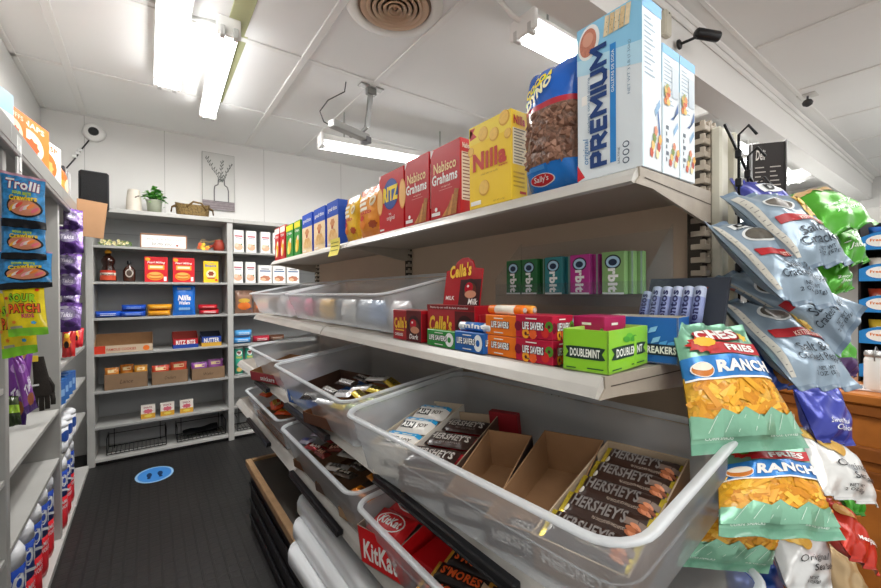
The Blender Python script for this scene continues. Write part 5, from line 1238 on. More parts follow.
mb.rect(H, .45, 1, 0, .62, DKC, .0004); mb.txt("Cella's", H, .12, .68, .60, .34, M('#f2c23c', .35), .001, bold=.04, shear=.15, ang=.12); cherry(mb, H, .72, .38, .20, 1.3); mb.txt('MILK', H, .08, .12, .25, .10, WHT, .001); mb.txt('Milk', H, .72, .02, .25, .14, WHT, .002, shear=.2); mb.build('header_card', t)
mb = MB(); mb.box(.094, .102, .01, .05, 0, h_ * .8, RC, .001); mb.build('side_flap', t)
# life savers
def life(word='LIFE SAVERS', bg='#2a7d35', lt='#ffffff', ring_=False, fruits=None):
    def f(mb, S):
        F, R = S['F'], S['R']
        for X, sc in ((F, 1), (R, 1)):
            if ring_: mb.disc(X, .82, .5, .14, .42, M('#f2f4f4', .4), .0006, 20); mb.disc(X, .82, .5, .06, .17, M(bg, .4), .0009, 14); 
            if fruits:
                for k, (u, v, c) in enumerate(fruits): mb.disc(X, u, v, .10, .22, M(c, .4), .0005 + .0001 * k, 14); mb.disc(X, u, v, .035, .08, M('#5a1a24', .4), .0009, 10) if k % 2 else None
            a, b = (.10, .62) if ring_ else (.22, .56)
            mb.txt(word, X, a - .02, .36, b + .04, .36, M('#1d1d22', .4), .0011, bold=.09); mb.txt(word, X, a, .38, b, .32, M(lt, .4), .0016, bold=.03)
            mb.rect(X, .3, .6, .82, .87, M('#f3efe6', .4), .0008); mb.rect(X, .3, .6, .12, .17, M('#f3efe6', .4), .0008)
    return f
gbox('mint_box', 'green mint roll box standing in front of the cherry display box', .745, .86, .040, .04, M('#2f8f3c', .38), life(bg='#2f8f3c', ring_=True), x=.545 + .035, z=Z2, cat='mint box')
gbox('mint_box', 'blue mint roll box in front of the cherry display box, a roll lying on it', .645, .745, .044, .05, M('#1f62b0', .38), life(bg='#1f62b0', ring_=True), x=.562 + .018, z=Z2, cat='mint box')
def roll(label, x, y, z, L, r, m, m2, rz=0, word=None, group=None, tilt=0, name='mint_roll', ends=None):
    t = MB(); t.lathe([(r * .6, -L / 2), (r * .95, -L / 2 + .002), (r, -L / 2 + .006), (r, L / 2 - .006), (r * .95, L / 2 - .002), (r * .6, L / 2)], m, seg=16, axis='X')
    t.lathe([(r * 1.01, -L * .28), (r * 1.01, L * .28)], m2, seg=16, axis='X')
    t.lathe([(r * .62, L / 2), (r * .3, L / 2 + .001)], ends or M('#c9c4bc', .4), seg=12, axis='X')
    S = lambda u, v, o=0: (-L / 2 + u * L, -(r * 1.01 + o) * math.cos(v), (r * 1.01 + o) * math.sin(v))
    if word: t.txt(word, S, .15, -.25, .7, 1.0, WHT, .0006, bold=.04)
    o = tag(t.build(name), label, 'mint roll', group); o.location = (x, y, z + r); o.rotation_euler = (0, tilt, rz); return o
roll('blue and white mint roll lying on the blue mint box', .60, .69, Z2 + .0445, .11, .0105, M('#d5dade', .35, .2), M('#2a6fbe', .35), R90, 'mint')
OB = M('#f07a1c', .38); FR = M('#b8183a', .38)
fr = [(.08, .5, '#7a1230'), (.92, .55, '#4f8f2a'), (.82, .3, '#d2302c'), (.3, .2, '#f0a02c'), (.5, .2, '#e8602c')]
for i, (z, l) in enumerate(((0, 'lower orange candy roll box'), (.043, 'upper orange candy roll box, with rolls on top'))):
    gbox('candy_box', l, .562, .652, .042, .055, OB, life(bg='#f07a1c'), x=.592, z=Z2 + z, cat='candy box', group='orange candy roll boxes')
for i, (z, l) in enumerate(((0, 'lower fruit-pattern candy roll box beside the green gum box'), (.045, 'upper fruit-pattern candy roll box beside the green gum box'))):
    gbox('candy_box', l, .470, .560, .0445, .06, FR, life(bg='#c01c44', fruits=fr), x=.588, z=Z2 + z, cat='candy box', group='fruit-pattern candy boxes')
roll('orange roll on top of the stacked orange boxes, nearer the aisle', .61, .605, Z2 + .0855, .10, .010, OB, M('#e8e0d2', .4), R90, None, 'orange rolls')
roll('orange roll on top of the stacked orange boxes, nearer the gondola back', .633, .60, Z2 + .0855, .10, .010, M('#f2a23c', .4), OB, R90, None, 'orange rolls')
gbox('candy_box', 'pink and orange candy box behind the upper fruit-pattern box', .41, .475, .088, .07, M('#b01f58', .38), life(bg='#b01f58', fruits=fr[1:]), x=.655, z=Z2, cat='candy box')
# green gum tray
DG = M('#8fd02a', .35, 0, 0, 20, 0, 60, .2)
def dm(m, S, side, f):
    F = S[side]; v0 = .30 * f
    if side == 'B': return
    a, b, s0, s1 = .06, .94, v0, v0 + .30 * f
    m.poly(F, [(a, s0 + .02), (a + .07, (s0 + s1) / 2), (a, s1 - .02), (a + .12, s1), (b - .12, s1), (b, s1 - .02), (b - .07, (s0 + s1) / 2), (b, s0 + .02), (b - .12, s0), (a + .12, s0)], M('#1f3a2c', .4), .0006)
    m.txt('DOUBLEMINT', F, .17, s0 + .05, .66, .20 * f, M('#f2f6ec', .4), .0011, bold=.03)
    m.rect(F, .55, .9, .08, .11, M('#2d5f2c', .5), .0006); m.rect(F, .08, .3, .06, .09, M('#2d5f2c', .5), .0006)
    if side == 'R':
        m.disc(F, .5, .78 * f, .09, .11 * f, M('#5fb82c', .4), .0006, 12, 1, 0, .5); m.disc(F, .42, .74 * f, .09, .07 * f, M('#4aa02a', .4), .0008, 12, 1, 0, -.6); m.disc(F, .6, .74 * f, .09, .07 * f, M('#4aa02a', .4), .001, 12, 1, 0, .6)
tray('gum_tray', 'bright green open gum box at the near corner of the second shelf', .080, .160, .070, (.588, .404, Z2), R90 + .12, DG, M('#b8e06a', .5), 'gum box', None, dm, 1, 0, 1)
for i in range(3):
    carton('gum_pack', ['green gum pack nearest the front inside the green gum box', 'green gum pack in the middle of the green gum box', 'green gum pack at the back of the green gum box'][i], 'gum pack', .075, .012, .052, (.625 + i * .03, .412, Z2 + .004), R90 + .12, DG, None, 'gum packs in the green box', seams=False)
# blue mint box + tray behind
def ice(m, S, side, f):
    F = S[side]
    rr = random.Random(3)
    for k in range(16): m.poly(F, [(a := rr.uniform(.03, .85), b := rr.uniform(.03, .7) * f), (a + .1, b + .05), (a + .13, b + .17 * f), (a + .03, b + .12 * f)], M(('#2f7fd0', '#5aa8e8', '#1c5aa8', '#8fc8f0')[k % 4], .3), .0004 + k * .00004)
    m.rect(F, .0, 1, .18 * f, .42 * f, M('#1d2c3c', .4), .0014); m.txt('ICE BREAKERS', F, .38, .22 * f, .6, .16 * f, WHT, .0018, bold=.04)
tray('mint_tray', 'blue ice-pattern mint box behind the green gum box', .13, .08, .085, (.755, .40, Z2), R90 + .18, M('#2468b8', .35), M('#c9c2b4', .6), 'mint box', None, ice, 1, 0, 1)
carton('mint_box', 'light brown card box beside the blue mint box', 'small box', .11, .10, .05, (.665, .50, Z2), R90, M('#b09a80', .6), None)
roll('long blue tray end behind the fruit boxes', .76, .56, Z2 + .05, .09, .012, M('#2468b8', .4), M('#9ac1e6', .4), R90, None)
# mentos rack
t = thing('roll_rack', 'dark tilted counter rack holding purple-blue mint rolls on the second shelf', 'rack', (.87, .385, Z2 + .02), R90); t.scale = (.9, .85, .85)
mb = MB(); mb.add([(-.085, .0, .0), (.085, .0, .0), (.085, .06, .165), (-.085, .06, .165), (-.085, .012, .0), (.085, .012, .0), (.085, .072, .165), (-.085, .072, .165)], [(0, 1, 2, 3), (7, 6, 5, 4), (0, 3, 7, 4), (1, 5, 6, 2), (3, 2, 6, 7), (0, 4, 5, 1)], M('#3a3f49', .4)); mb.build('back_board', t)
mb = MB(); mb.box(-.085, .085, -.05, .0, 0, .02, M('#3a3f49', .4), .003); mb.box(-.085, .085, -.05, -.044, 0, .045, M('#3a3f49', .4), .002); mb.build('tray_lip', t)
for i in range(6):
    y = .448 - i * .0205
    o = roll(['purple-blue mint roll at the left end of the dark rack', 'second purple-blue mint roll from the left in the dark rack', 'third purple-blue mint roll from the left in the dark rack', 'third purple-blue mint roll from the right in the dark rack', 'second purple-blue mint roll from the right in the dark rack', 'purple-blue mint roll at the right end of the dark rack'][i], 0, 0, 0, .125 if i else .10, .0125, M('#b9c3dc', .35), M('#8c97c4', .35), 0, None, 'purple-blue mint rolls')
    o.location = (.868, y, Z2 + .092); o.scale = (.84, .84, .84)
    # stand the roll up, leaning back
    up_ = Vector((.34, 0, .94)).normalized(); fr_ = Vector((-.94, 0, .34)); sd = up_.cross(fr_)
    # local x -> up, local -y -> front
    mt = Matrix((up_, -fr_, up_.cross(-fr_))).transposed(); o.rotation_euler = mt.to_euler()
    me = o.data; mbx = MB(); L = .125 if i else .10; r = .0125
    S = lambda u, v, o_=0: (-L / 2 + u * L, -(r * 1.01 + o_) * math.cos(v), (r * 1.01 + o_) * math.sin(v))
    mbx.txt('mentos', S, .10, -.55, .8, 1.1, M('#23285c', .4), .0008, bold=.03)
    k0 = len(me.vertices)
    # lettering joined into the same mesh
    import bmesh
    bm = bmesh.new(); bm.from_mesh(me); me.materials.append(M('#23285c', .4)); mi = len(me.materials) - 1
    vs = [bm.verts.new(v) for v in mbx.v]
    for f_ in mbx.f:
        try: fc = bm.faces.new([vs[q] for q in f_]); fc.material_index = mi
        except ValueError: pass
    bm.to_mesh(me); bm.free()
# acrylic rack with gum packs
ac = plastic_clear('clear_acrylic', '#c9d3da', .95, .08)
t = thing('acrylic_rack', 'clear acrylic gum rack standing at the back of the second shelf', 'rack', (.83, .64, Z2), R90)
mb = MB(); w_ = .44
mb.box(-w_/2, w_/2, -.006, .10, .121, .126, ac); mb.build('shelf_plate', t)
mb = MB(); mb.box(-w_/2, w_/2, .10, .104, 0, .27, ac); mb.build('back_plate', t)
mb = MB(); mb.box(-w_/2, w_/2, -.010, -.006, .10, .155, ac); mb.build('front_plate', t)
for s_ in (-1, 1):
    mb = MB(); x = s_ * w_ / 2; mb.add([(x, -.01, 0), (x, .10, 0), (x, .10, .28), (x, -.01, .17), (x + .003, -.01, 0), (x + .003, .10, 0), (x + .003, .10, .28), (x + .003, -.01, .17)], [(0, 1, 2, 3), (7, 6, 5, 4), (0, 3, 7, 4), (3, 2, 6, 7), (1, 5, 6, 2), (0, 4, 5, 1)], ac); mb.build('side_plate', t)
def orb2(ringc):
    def f(mb, S):
        F = S['F']; mb.rect(F, .12, .9, .03, .97, M('#dfe6e0', .4) if ringc == '#5a8f50' else M('#20302a', .4) if ringc == '#1f6b34' else M('#1d3a3c', .4), .0003) if False else None
        mb.disc(F, .5, .76, .36, .17, M('#1c2733', .4), .0005, 20); mb.disc(F, .5, .76, .30, .135, M('#a9cfe6', .4), .0008, 20); mb.disc(F, .5, .75, .19, .08, M('#1c2f4a', .4), .0011, 16)
        mb.txt('rbit', F, .28, .05, .46, .56, M('#f2f5f3', .4), .0008, bold=.05, rot=-90)
        mb.rect(F, .02, .98, .0, .04, M('#e8ece8', .4), .0005); mb.disc(F, .75, .15, .12, .06, M(ringc, .4), .0006, 10)
    return f
orbs = [('#1f6b34', .80, 4), ('#226a35', .742, 4), ('#2f8288', .662, 4), ('#b3348c', .585, 4), ('#7fa86a', .500, 3)]
words = ['dark green gum pack', 'second dark green gum pack', 'teal gum pack', 'magenta gum pack', 'pale green gum pack']
posw = ['at the front of its row in the acrylic rack', 'second in its row in the acrylic rack', 'third in its row in the acrylic rack', 'last in its row in the acrylic rack']
for i, (c, y, n) in enumerate(orbs):
    for k in range(n):
        carton('gum_pack', words[i] + ', ' + posw[k], 'gum pack', .054, .014, .094, (.832 + k * .019, y - k * .010, Z2 + .127), R90, M(c, .35, 0, 0, 20, 0, 60, .2), orb2(c) if k == 0 else (lambda mb, S: mb.rect(S['F'], .9, .98, 0, 1, M('#8fa89a', .4), .0004)), 'gum packs in the acrylic rack', seams=False)
for i, (y, c, l, w_) in enumerate(((.80, '#b8326f', 'flat pink gum box under the acrylic rack', .09), (.655, '#2a78c0', 'flat blue gum box under the acrylic rack', .14), (.52, '#2a66b0', 'flat blue striped gum box under the acrylic rack', .11))):
    carton('gum_box', l, 'gum box', w_, .07, .055 + .006 * i, (.80, y, Z2), R90, M(c, .4), lambda mb, S: [mb.rect(S['F'], .06 + .1 * k, .12 + .1 * k, .35, .65, M('#a5c8ea', .4), .0006) for k in range(9)], None)
_before = set(bpy.data.objects)
# ================= third and fourth gondola shelves: bins of bars =================
Z3 = .8725; Z4 = .6255
tub('large clear bin of chocolate bar cartons at the near end of the third shelf', .413, .82, .235, .965, Z3, .150, .05, rr=.065, lip=.012)
tub('clear bin with a blue box and silver bars in the middle of the third shelf', .422, .872, .995, 1.73, Z3, .150, .0)
tub('clear bin with a red-edged carton at the far end of the third shelf', .447, .87, 1.76, 2.38, Z3, .148, .0)
tub('clear bin with the red chocolate box at the near end of the fourth shelf', .432, .87, .22, .965, Z4, .150)
tub('clear bin of small wrapped bars in the middle of the fourth shelf', .437, .87, .985, 1.69, Z4, .150)
tub('clear bin of orange wrapped packs at the far end of the fourth shelf', .447, .87, 1.74, 2.46, Z4, .148)
def at_corner(fr, w, ang):          # location and rotation of a tray whose front-right corner is fr
    a = math.radians(ang); ux, uy = -math.sin(a), math.cos(a)
    return (fr[0] + ux * w / 2, fr[1] + uy * w / 2), R90 + a
def local(c, rz, x, y, z):
    return (c[0] + x * math.cos(rz) - y * math.sin(rz), c[1] + x * math.sin(rz) + y * math.cos(rz), z)
BRN = M('#5b4438', .55); KD = M('#94704f', .75, 0, .06, 25); KL = M('#b09c84', .7, 0, .05, 25)
ZT3 = Z3 + .004
# white almond-bar tray
c, rz = at_corner((.475, .765), .115, 22)
tray('bar_tray', 'white open tray of blue and white bars, farthest in the near third-shelf bin', .115, .26, .085, (*c, ZT3), rz, M('#dcd6cc', .6), M('#c9bca8', .7), 'carton', None, lambda m, S, side, f: m.txt("ALMOND", S[side], .2, .3 * f, .5, .3 * f, M('#8a8580', .6), .0006) if side in 'FL' else None, .9, 0, 1)
def almd(mb, S):
    mb.rect(S, .0, 1, .72, .98, M('#2f9fd8', .35), .0006, 8, 1); mb.rect(S, .12, .5, .15, .55, INK, .0008, 4, 1); mb.txt('ALM', S, .14, .2, .33, .3, WHT, .0014, bold=.04); mb.txt('JOY', S, .58, .2, .3, .3, M('#4a3a30', .4), .0014)
for k in range(3):
    bar('candy_bar', ['blue and white bar nearest the aisle in the white tray', 'middle blue and white bar in the white tray', 'blue and white bar farthest from the aisle in the white tray'][k], .10, .055, .02, local(c, rz, 0, .045 + k * .072, ZT3 + .06 + .006 * k), rz, foil('#ece8e2', .3), almd, group='blue and white bars', tilt=(.25, 0))
# dark chocolate tray
c, rz = at_corner((.490, .640), .125, 24)
tray('bar_tray', 'open brown carton of three dark chocolate bars with red wrappers beneath', .125, .27, .075, (*c, ZT3), rz, BRN, KL, 'carton', None, lambda m, S, side, f: m.txt("HERSHEY'S", S[side], .12, .3 * f, .76, .4 * f, M('#c9c4bf', .3, .3), .0006, bold=.03) if side == 'F' else None, .8, 0, 1)
CHB = foil('#33221d', .3); SILV = M('#c9c4bf', .3, .3)
def hersh(big):
    def f(mb, S):
        if big:
            mb.txt("HERSHEY'S", S, .13, .42, .62, .46, M('#8a8582', .35, .3), .0012, bold=.03); mb.txt('MILK CHOCOLATE WITH WHOLE ALMONDS', S, .42, .22, .36, .09, M('#b8a89a', .4), .0012, bold=0)
            mb.disc(S, .10, .30, .035, .12, M('#d9d4cc', .4), .0012, 12)
            for k in range(5): mb.disc(S, .83 + .035 * (k % 3), .2 + .12 * (k // 2), .05, .09, M(('#a8603c', '#c9805a', '#8a4a30')[k % 3], .5), .0014 + .0002 * k, 10, 1, 0, .4)
            mb.rect(S, .74, .97, .44, .66, M('#7d6a60', .35), .0008, 4, 1)
        else:
            mb.txt("HERSHEY'S", S, .08, .34, .84, .44, SILV, .0012, bold=.03); mb.txt('MILK CHOCOLATE', S, .35, .16, .45, .1, M('#9a8f88', .4), .0012, bold=0)
    return f
for k in range(3):
    o = bar('candy_wrapper_liner', ['red wrapper sheet under the nearest dark bar', 'red wrapper sheet under the middle dark bar', 'red wrapper sheet under the farthest dark bar'][k], .118, .055, .010, local(c, rz, -.006, .06 + k * .078, ZT3 + .050), rz, foil('#a3202a'), None, 'wrapper', 'red wrappers in the dark bar carton', tilt=(.12, 0))
    bar('candy_bar', ['dark chocolate bar with silver lettering nearest the aisle in its carton', 'middle dark chocolate bar with silver lettering in its carton', 'dark chocolate bar with silver lettering farthest from the aisle in its carton'][k], .118, .056, .012, local(c, rz, .0, .045 + k * .078, ZT3 + .062), rz, CHB, hersh(False), group='three dark chocolate bars', tilt=(.12, 0))
# empty display cartons
def dispw(label, fr, w, ang, d, h, hf):
    c, rz = at_corner(fr, w, ang)
    tray('display_carton', label, w, d, h, (*c, ZT3), rz, M('#3a2e2a', .6), KD, 'carton', None, lambda m, S, side, f: (m.txt("HERSHEY'S", S[side], .12, .3 * f, .76, .4 * f, SILV, .0006, bold=.03)) if side == 'F' else None, hf, 0, 1)
    return c, rz
c3, r3 = dispw('empty brown display carton third from the far end of the near bin', (.492, .515), .105, 22, .21, .085, .55)
bar('candy_bar', 'dark bar lying at the front of the nearly empty small carton', .09, .045, .012, local(c3, r3, 0, .04, ZT3 + .006), r3, CHB, hersh(False))
c4, r4 = dispw('large empty brown display carton beside the gold-edged almond bar carton', (.498, .388), .125, 17, .27, .088, .55)
bar('candy_bar', 'dark bar lying at the front of the large empty carton', .10, .05, .012, local(c4, r4, 0, .045, ZT3 + .006), r4, CHB, hersh(False))
# almond bar carton
c5, r5 = at_corner((.500, .278), .14, 9)
t5 = tray('bar_tray', 'brown carton with a gold edge holding five large almond chocolate bars', .145, .29, .075, (*c5, ZT3), r5, M('#6a4a2c', .55), KL, 'carton', None, lambda m, S, side, f: m.rect(S[side], 0, 1, .82 * f, f, M('#d9a02c', .45), .0006) if side in 'BL' else (m.txt("HERSHEY'S", S[side], .12, .3 * f, .76, .4 * f, SILV, .0006, bold=.03) if side == 'F' else None), .75, 0, 1.15)
for k in range(5):
    bar('candy_bar', ['large almond chocolate bar nearest the aisle', 'large almond chocolate bar, second from the aisle', 'middle large almond chocolate bar of the five', 'large almond chocolate bar, fourth from the aisle', 'large almond chocolate bar farthest from the aisle'][k], .136, .054, .018, local(c5, r5, .004, .035 + k * .054, ZT3 + .052 + .003 * k), r5, foil('#35231c', .3), hersh(True), group='five almond chocolate bars', seal=M('#c9b13a', .25, .5), tilt=(.30, 0))
mb = MB(); mb.box(0, .02, -.04, .04, 0, .085, M('#8a1c24', .5), .002); tag(mb.build('red_box', loc=(.735, .735, ZT3), rotz=.3), 'narrow dark red box at the back of the near third-shelf bin', 'box')
# middle bin of shelf 3
c, rz = at_corner((.49, 1.40), .24, 10)
tray('candy_tray', 'bright blue open box at the far side of the middle third-shelf bin', .24, .24, .065, (*c, ZT3), rz, M('#2c6fc4', .4), M('#4a3328', .8), 'candy box', None, lambda m, S, side, f: m.txt('Mounds', S[side], .1, .2 * f, .5, .4 * f, WHT, .0006, bold=.03) if side == 'F' else None, .8, 0, 1)
c, rz = at_corner((.49, 1.04), .33, 12)
tray('candy_tray', 'brown open carton of silver and gold bars in the middle third-shelf bin', .33, .30, .045, (*c, ZT3), rz, M('#5d3a28', .6), M('#8a5c3c', .8), 'candy box', None, None, .8, 0, 1)
rr = random.Random(12)
SB = [('#2b2523', '#c9c5c0', 'white-lettered dark bar'), ('#d9d9da', '#2b2b30', 'silver bar with dark lettering'), ('#c9b02c', '#2d2a1c', 'gold bar with dark lettering'), ('#7a8a2c', '#d9d6c0', 'olive and gold bar')]
pos = ['nearest the bin front', 'second from the bin front', 'third from the bin front', 'at the back of its row']
for col in range(4):
    for k in range(4):
        cc = SB[min(3, col)] if col else SB[0]
        o = bar('candy_bar', cc[2] + ', ' + pos[k] + ', in the middle third-shelf bin', .10, .038, .018, local(c, rz, -.125 + col * .085, .02 + k * .07, ZT3 + .072 + rr.uniform(0, .012)), rz + rr.uniform(-.3, .3), foil(cc[0], .25, .3, 60, .3), lambda mb, S, q=cc: mb.txt('HERSHEYS' if q[0] != '#7a8a2c' else 'ALMONDS', S, .15, .3, .7, .42, M(q[1], .4), .0012, bold=.04), group='silver and gold bars in the middle bin', tilt=(rr.uniform(-.1, .3), rr.uniform(-.15, .15)))
# far bin of shelf 3
c, rz = at_corner((.50, 1.86), .34, 14)
tray('candy_tray', 'brown carton with a red front edge in the far third-shelf bin', .34, .22, .075, (*c, ZT3), rz, M('#a3222a', .45), CARDD, 'candy box', None, lambda m, S, side, f: m.txt('snickers', S[side], .3, .2 * f, .4, .5 * f, WHT, .0006, bold=.03) if side == 'F' else None, .6, 0, 1)
mb = MB(); mb.grid(lambda u, v: (.02 * math.sin(v * PI) , -.05 + .1 * u, .1 * v + .01 * math.sin(u * 5)), 6, 6, M('#1c1a1b', .5)); mb.grid(lambda u, v: (.02 * math.sin(v * PI) + .003, .05 - .1 * u, .1 * v), 6, 6, M('#1c1a1b', .5))
tag(mb.build('black_wrapper', loc=(.74, 1.84, ZT3)), 'black folded wrapper at the back of the far third-shelf bin', 'wrapper')
# ---- shelf 4 ----
ZT4 = Z4 + .004
c, rz = at_corner((.470, .790), .155, 14)
tray('candy_tray', 'bright red open box of red wafer bars in the near fourth-shelf bin', .155, .26, .115, (*c, ZT4), rz, M('#d3161c', .35), M('#9a8a7c', .7), 'candy box', None, lambda m, S, side, f: (m.txt('KitKat', S[side], .08, .15 * f, .8, .55 * f, WHT, .0006, bold=.03, shear=.2)) if side == 'F' else None, .85, 0, 1)
def kk(mb, S): mb.disc(S, .5, .5, .36, .36, WHT, .0008, 18, 3); mb.disc(S, .5, .5, .33, .32, M('#c9161c', .35), .0012, 18, 3); mb.txt('KitKat', S, .22, .34, .56, .34, WHT, .002, bold=.03, shear=.2)
for k in range(3):
    bar('candy_bar', ['red wafer bar nearest the front of the red box', 'middle red wafer bar in the red box', 'red wafer bar at the back of the red box'][k], .125, .07, .02, local(c, rz, 0, .05 + k * .075, ZT4 + .085 + .004 * k), rz, foil('#cf1a20', .3), kk, group='red wafer bars', tilt=(.25, 0))
carton('candy_box', 'closed red box lying between the red wafer box and the dark bars', 'candy box', .10, .26, .07, (.50, .735, ZT4), R90 + .15, M('#c4141c', .35), None)
c, rz = at_corner((.47, .555), .17, 8)
tray('candy_tray', 'dark carton of black bars with orange lettering in the near fourth-shelf bin', .15, .26, .05, (*c, ZT4), rz, M('#3a2420', .6), M('#5a3a2c', .8), 'candy box', None, None, .9, 0, 1)
def smo(mb, S): mb.txt("S'MORES", S, .16, .28, .70, .48, M('#e8622c', .35), .0012, bold=.04); mb.rect(S, .02, .10, .2, .8, M('#e0a83a', .4), .0008, 2, 1); mb.rect(S, .88, .98, .3, .7, M('#c9a88a', .4), .0008, 2, 1)
for k in range(6):
    bar('candy_bar', ['black bar with orange lettering nearest the bin front', 'black bar with orange lettering, second from the bin front', 'black bar with orange lettering, third from the bin front', 'black bar with orange lettering, fourth from the bin front', 'black bar with orange lettering, fifth from the bin front', 'black bar with orange lettering at the back of its carton'][k], .135, .042, .018, local(c, rz, 0, .03 + k * .042, ZT4 + .060 + .003 * (k % 3)), rz + .25 - .06 * k, foil('#241a18', .3), smo, group='black bars with orange lettering', seal=foil('#c98f3a', .3), tilt=(.15, 0))
t = tray('candy_tray', 'beige curved tray of white and red packets at the near end of the fourth shelf', .14, .26, .085, (.475, .46, ZT4), R90 + .1, M('#b3a08c', .6), KL, 'candy box', None, None, .8, 0, 1)
for k in range(6):
    bar('candy_packet', ['white and red packet nearest the aisle in the beige tray', 'white and red packet, second in the beige tray', 'white and red packet, third in the beige tray', 'white and red packet, fourth in the beige tray', 'white and red packet, fifth in the beige tray', 'white and red packet at the back of the beige tray'][k], .12, .05, .014, (.50 + k * .036, .465 + .004 * k, ZT4 + .078), R90 + .35, foil('#e9e3df', .3), lambda mb, S: [mb.rect(S, .0, .28, .1, .9, M('#c42a34', .35), .0006, 3, 1), mb.txt('PAYDAY', S, .34, .3, .56, .4, M('#c42a34', .35), .0012, bold=.04)], 'candy packet', 'white and red packets', tilt=(.5, 0))
# middle bin of shelf 4: rows of small bars
rows = [('#c9c4d8', '#3a4fa8', 'purple and white bar', 1.60, 3), ('#a8343a', '#e8d8cc', 'brown-red bar', 1.51, 5), ('#7a2f28', '#e0a58a', 'dark red bar', 1.43, 5), ('#b9b4ae', '#3a3634', 'silver bar', 1.31, 6), ('#4a4038', '#c9c0b4', 'charcoal bar', 1.235, 6), ('#e88a1e', '#7a3a10', 'orange bar', 1.11, 5)]
ordn = ['nearest the front', 'second from the front', 'third from the front', 'fourth from the front', 'fifth from the front', 'at the back']
for ci, (a, b, nmx, y, n) in enumerate(rows):
    for k in range(n):
        bar('candy_bar', nmx + ' ' + ordn[k] + ' of its row in the middle fourth-shelf bin', .085, .036, .016, (.50 + k * .056, y - .10 + .02 * k + rr.uniform(-.008, .008) + .03, ZT4 + .095 + rr.uniform(0, .02)), R90 + .25 + rr.uniform(-.35, .35), foil(a, .25, .3, 60, .3), lambda mb, S, b=b: mb.txt('BAR', S, .25, .28, .5, .45, M(b, .4), .0012, bold=.06), group='small bars in the middle fourth-shelf bin', tilt=(rr.uniform(-.2, .35), rr.uniform(-.2, .2)))
for i, (y, m_, l, w_) in enumerate(((1.505, '#6a4428', 'brown carton of purple and red bars in the middle fourth-shelf bin', .20), (1.285, '#5a4a40', 'dark carton of silver bars in the middle fourth-shelf bin', .16), (1.10, '#b09070', 'tan carton of orange bars in the middle fourth-shelf bin', .13))):
    tray('candy_tray', l, w_, .30, .038, (.475, y, ZT4), R90 + .18, M(m_, .6), M('#7a5a40', .8), 'candy box', None, None, .8, 0, 1)
# far bin of shelf 4: orange packs
tray('candy_tray', 'brown carton lining the far fourth-shelf bin', .52, .30, .05, (.48, 2.08, ZT4), R90, M('#7a5236', .6), M('#8f6440', .8), 'candy box', None, None, .8, 0, 1)
for k in range(12):
    x = .53 + .085 * (k % 3); y = 1.92 + .085 * (k // 3) + (.10 if k >= 9 else 0)
    bar('candy_packet', 'orange-red wrapped pack, ' + ['first', 'second', 'third'][k % 3] + ' from the front in the ' + ['nearest', 'second', 'third', 'farthest'][k // 3] + ' group of the far bin', .10, .05, .022, (x, y + .02, ZT4 + .10 + .012 * (k % 2)), R90 + .3 + rr.uniform(-.6, .6), foil(('#e0501e', '#d8401c', '#e8722c')[k % 3], .25, .4, 60), lambda mb, S: mb.txt('REESES', S, .2, .3, .6, .4, M('#f2d23a', .4), .0012, bold=.05), 'candy packet', 'orange-red packs in the far bin', tilt=(rr.uniform(-.1, .3), rr.uniform(-.2, .2)))

# the two lower shelves slope down to the aisle: lean everything on them with the shelf
bpy.context.view_layer.update()
for o in list(bpy.data.objects):
    if o in _before or o.parent: continue
    z0, x0 = (.872, .478) if o.location.z > .80 else (.625, .470)
    piv = Matrix.Translation((x0, 0, z0))
    o.matrix_basis = piv @ Matrix.Rotation(-TILT, 4, 'Y') @ piv.inverted() @ o.matrix_basis
# ================= chip bags hung on the gondola end =================
SLATE = foil('#8fa1b0', .28, .25, 22, .25); SLATD = foil('#74879a', .28, .25, 22, .25); SIDEW = foil('#b9b7ae', .35); WIN = M('#5b564e', .3, 0, .3, 60)
def kettle(side_w, logo=True, l1='Salt &', l2='Cracked Pepper', ink='#2b3640', band='#a81c24', food='#c9a23c'):
    def f(mb, S):
        mb.rect(S, .02, side_w, .10, .90, M('#cbc8be', .45), .0012, 3, 10)                   # nutrition strip down the gusset
        for k in range(13): mb.rect(S, .035, side_w - .02 - .03 * (k % 3) / 2, .14 + .056 * k, .148 + .056 * k, M('#8a8a88', .5), .0020, 3, 1)
        a = side_w
        mb.disc(S, a + (1 - a) * .36, .70, .22, .095, M('#dfe2e2', .4), .0014, 26, 4); mb.disc(S, a + (1 - a) * .36, .70, .19, .078, WIN, .0022, 24, 4)
        if logo:
            mb.rect(S, a + .10, a + .32, .80, .88, M('#e8ebea', .4), .0015, 4, 2); mb.txt('D', S, a + .14, .815, .12, .05, INK, .0026, bold=.05); mb.txt('Deep River', S, a + .12, .775, .5, .03, INK, .0026, bold=.0)
        mb.grid(lambda q, w: S(a + .60 + (.37 - a) * q, .56 + .24 * w, .0014), 6, 6, M(food, .4, 0, .3, 60))
        for k in range(5): mb.disc(S, a + .66 + .05 * (k % 3), .55 + .055 * k, .07, .045, M(('#d9b24a', '#b8862c', '#e0c06a')[k % 3], .4), .0022 + .0003 * k, 12, 2, 0, .8)
        mb.grid(lambda q, w: S(a + .05 + (.93 - a) * q, .53 - .04 * q - (.09 - .02 * q) * (1 - w), .0022), 8, 2, M(band, .35))
        mb.txt('KETTLE COOKED', S, a + .32, .43, .46, .045, M('#f0d8c8', .4), .0042, bold=.01)
        mb.txt(l1, S, a + .22, .285, .42, .085, M(ink, .4), .0030, bold=.01); mb.txt(l2, S, a + .12, .185, .72, .085, M(ink, .4), .0030, bold=.01)
        mb.txt('NET WT', S, a + .34, .13, .26, .03, M(ink, .4), .0026, bold=.01); mb.txt('2 OZ (57g)', S, a + .26, .085, .4, .035, M(ink, .4), .0026, bold=.01)
    return f
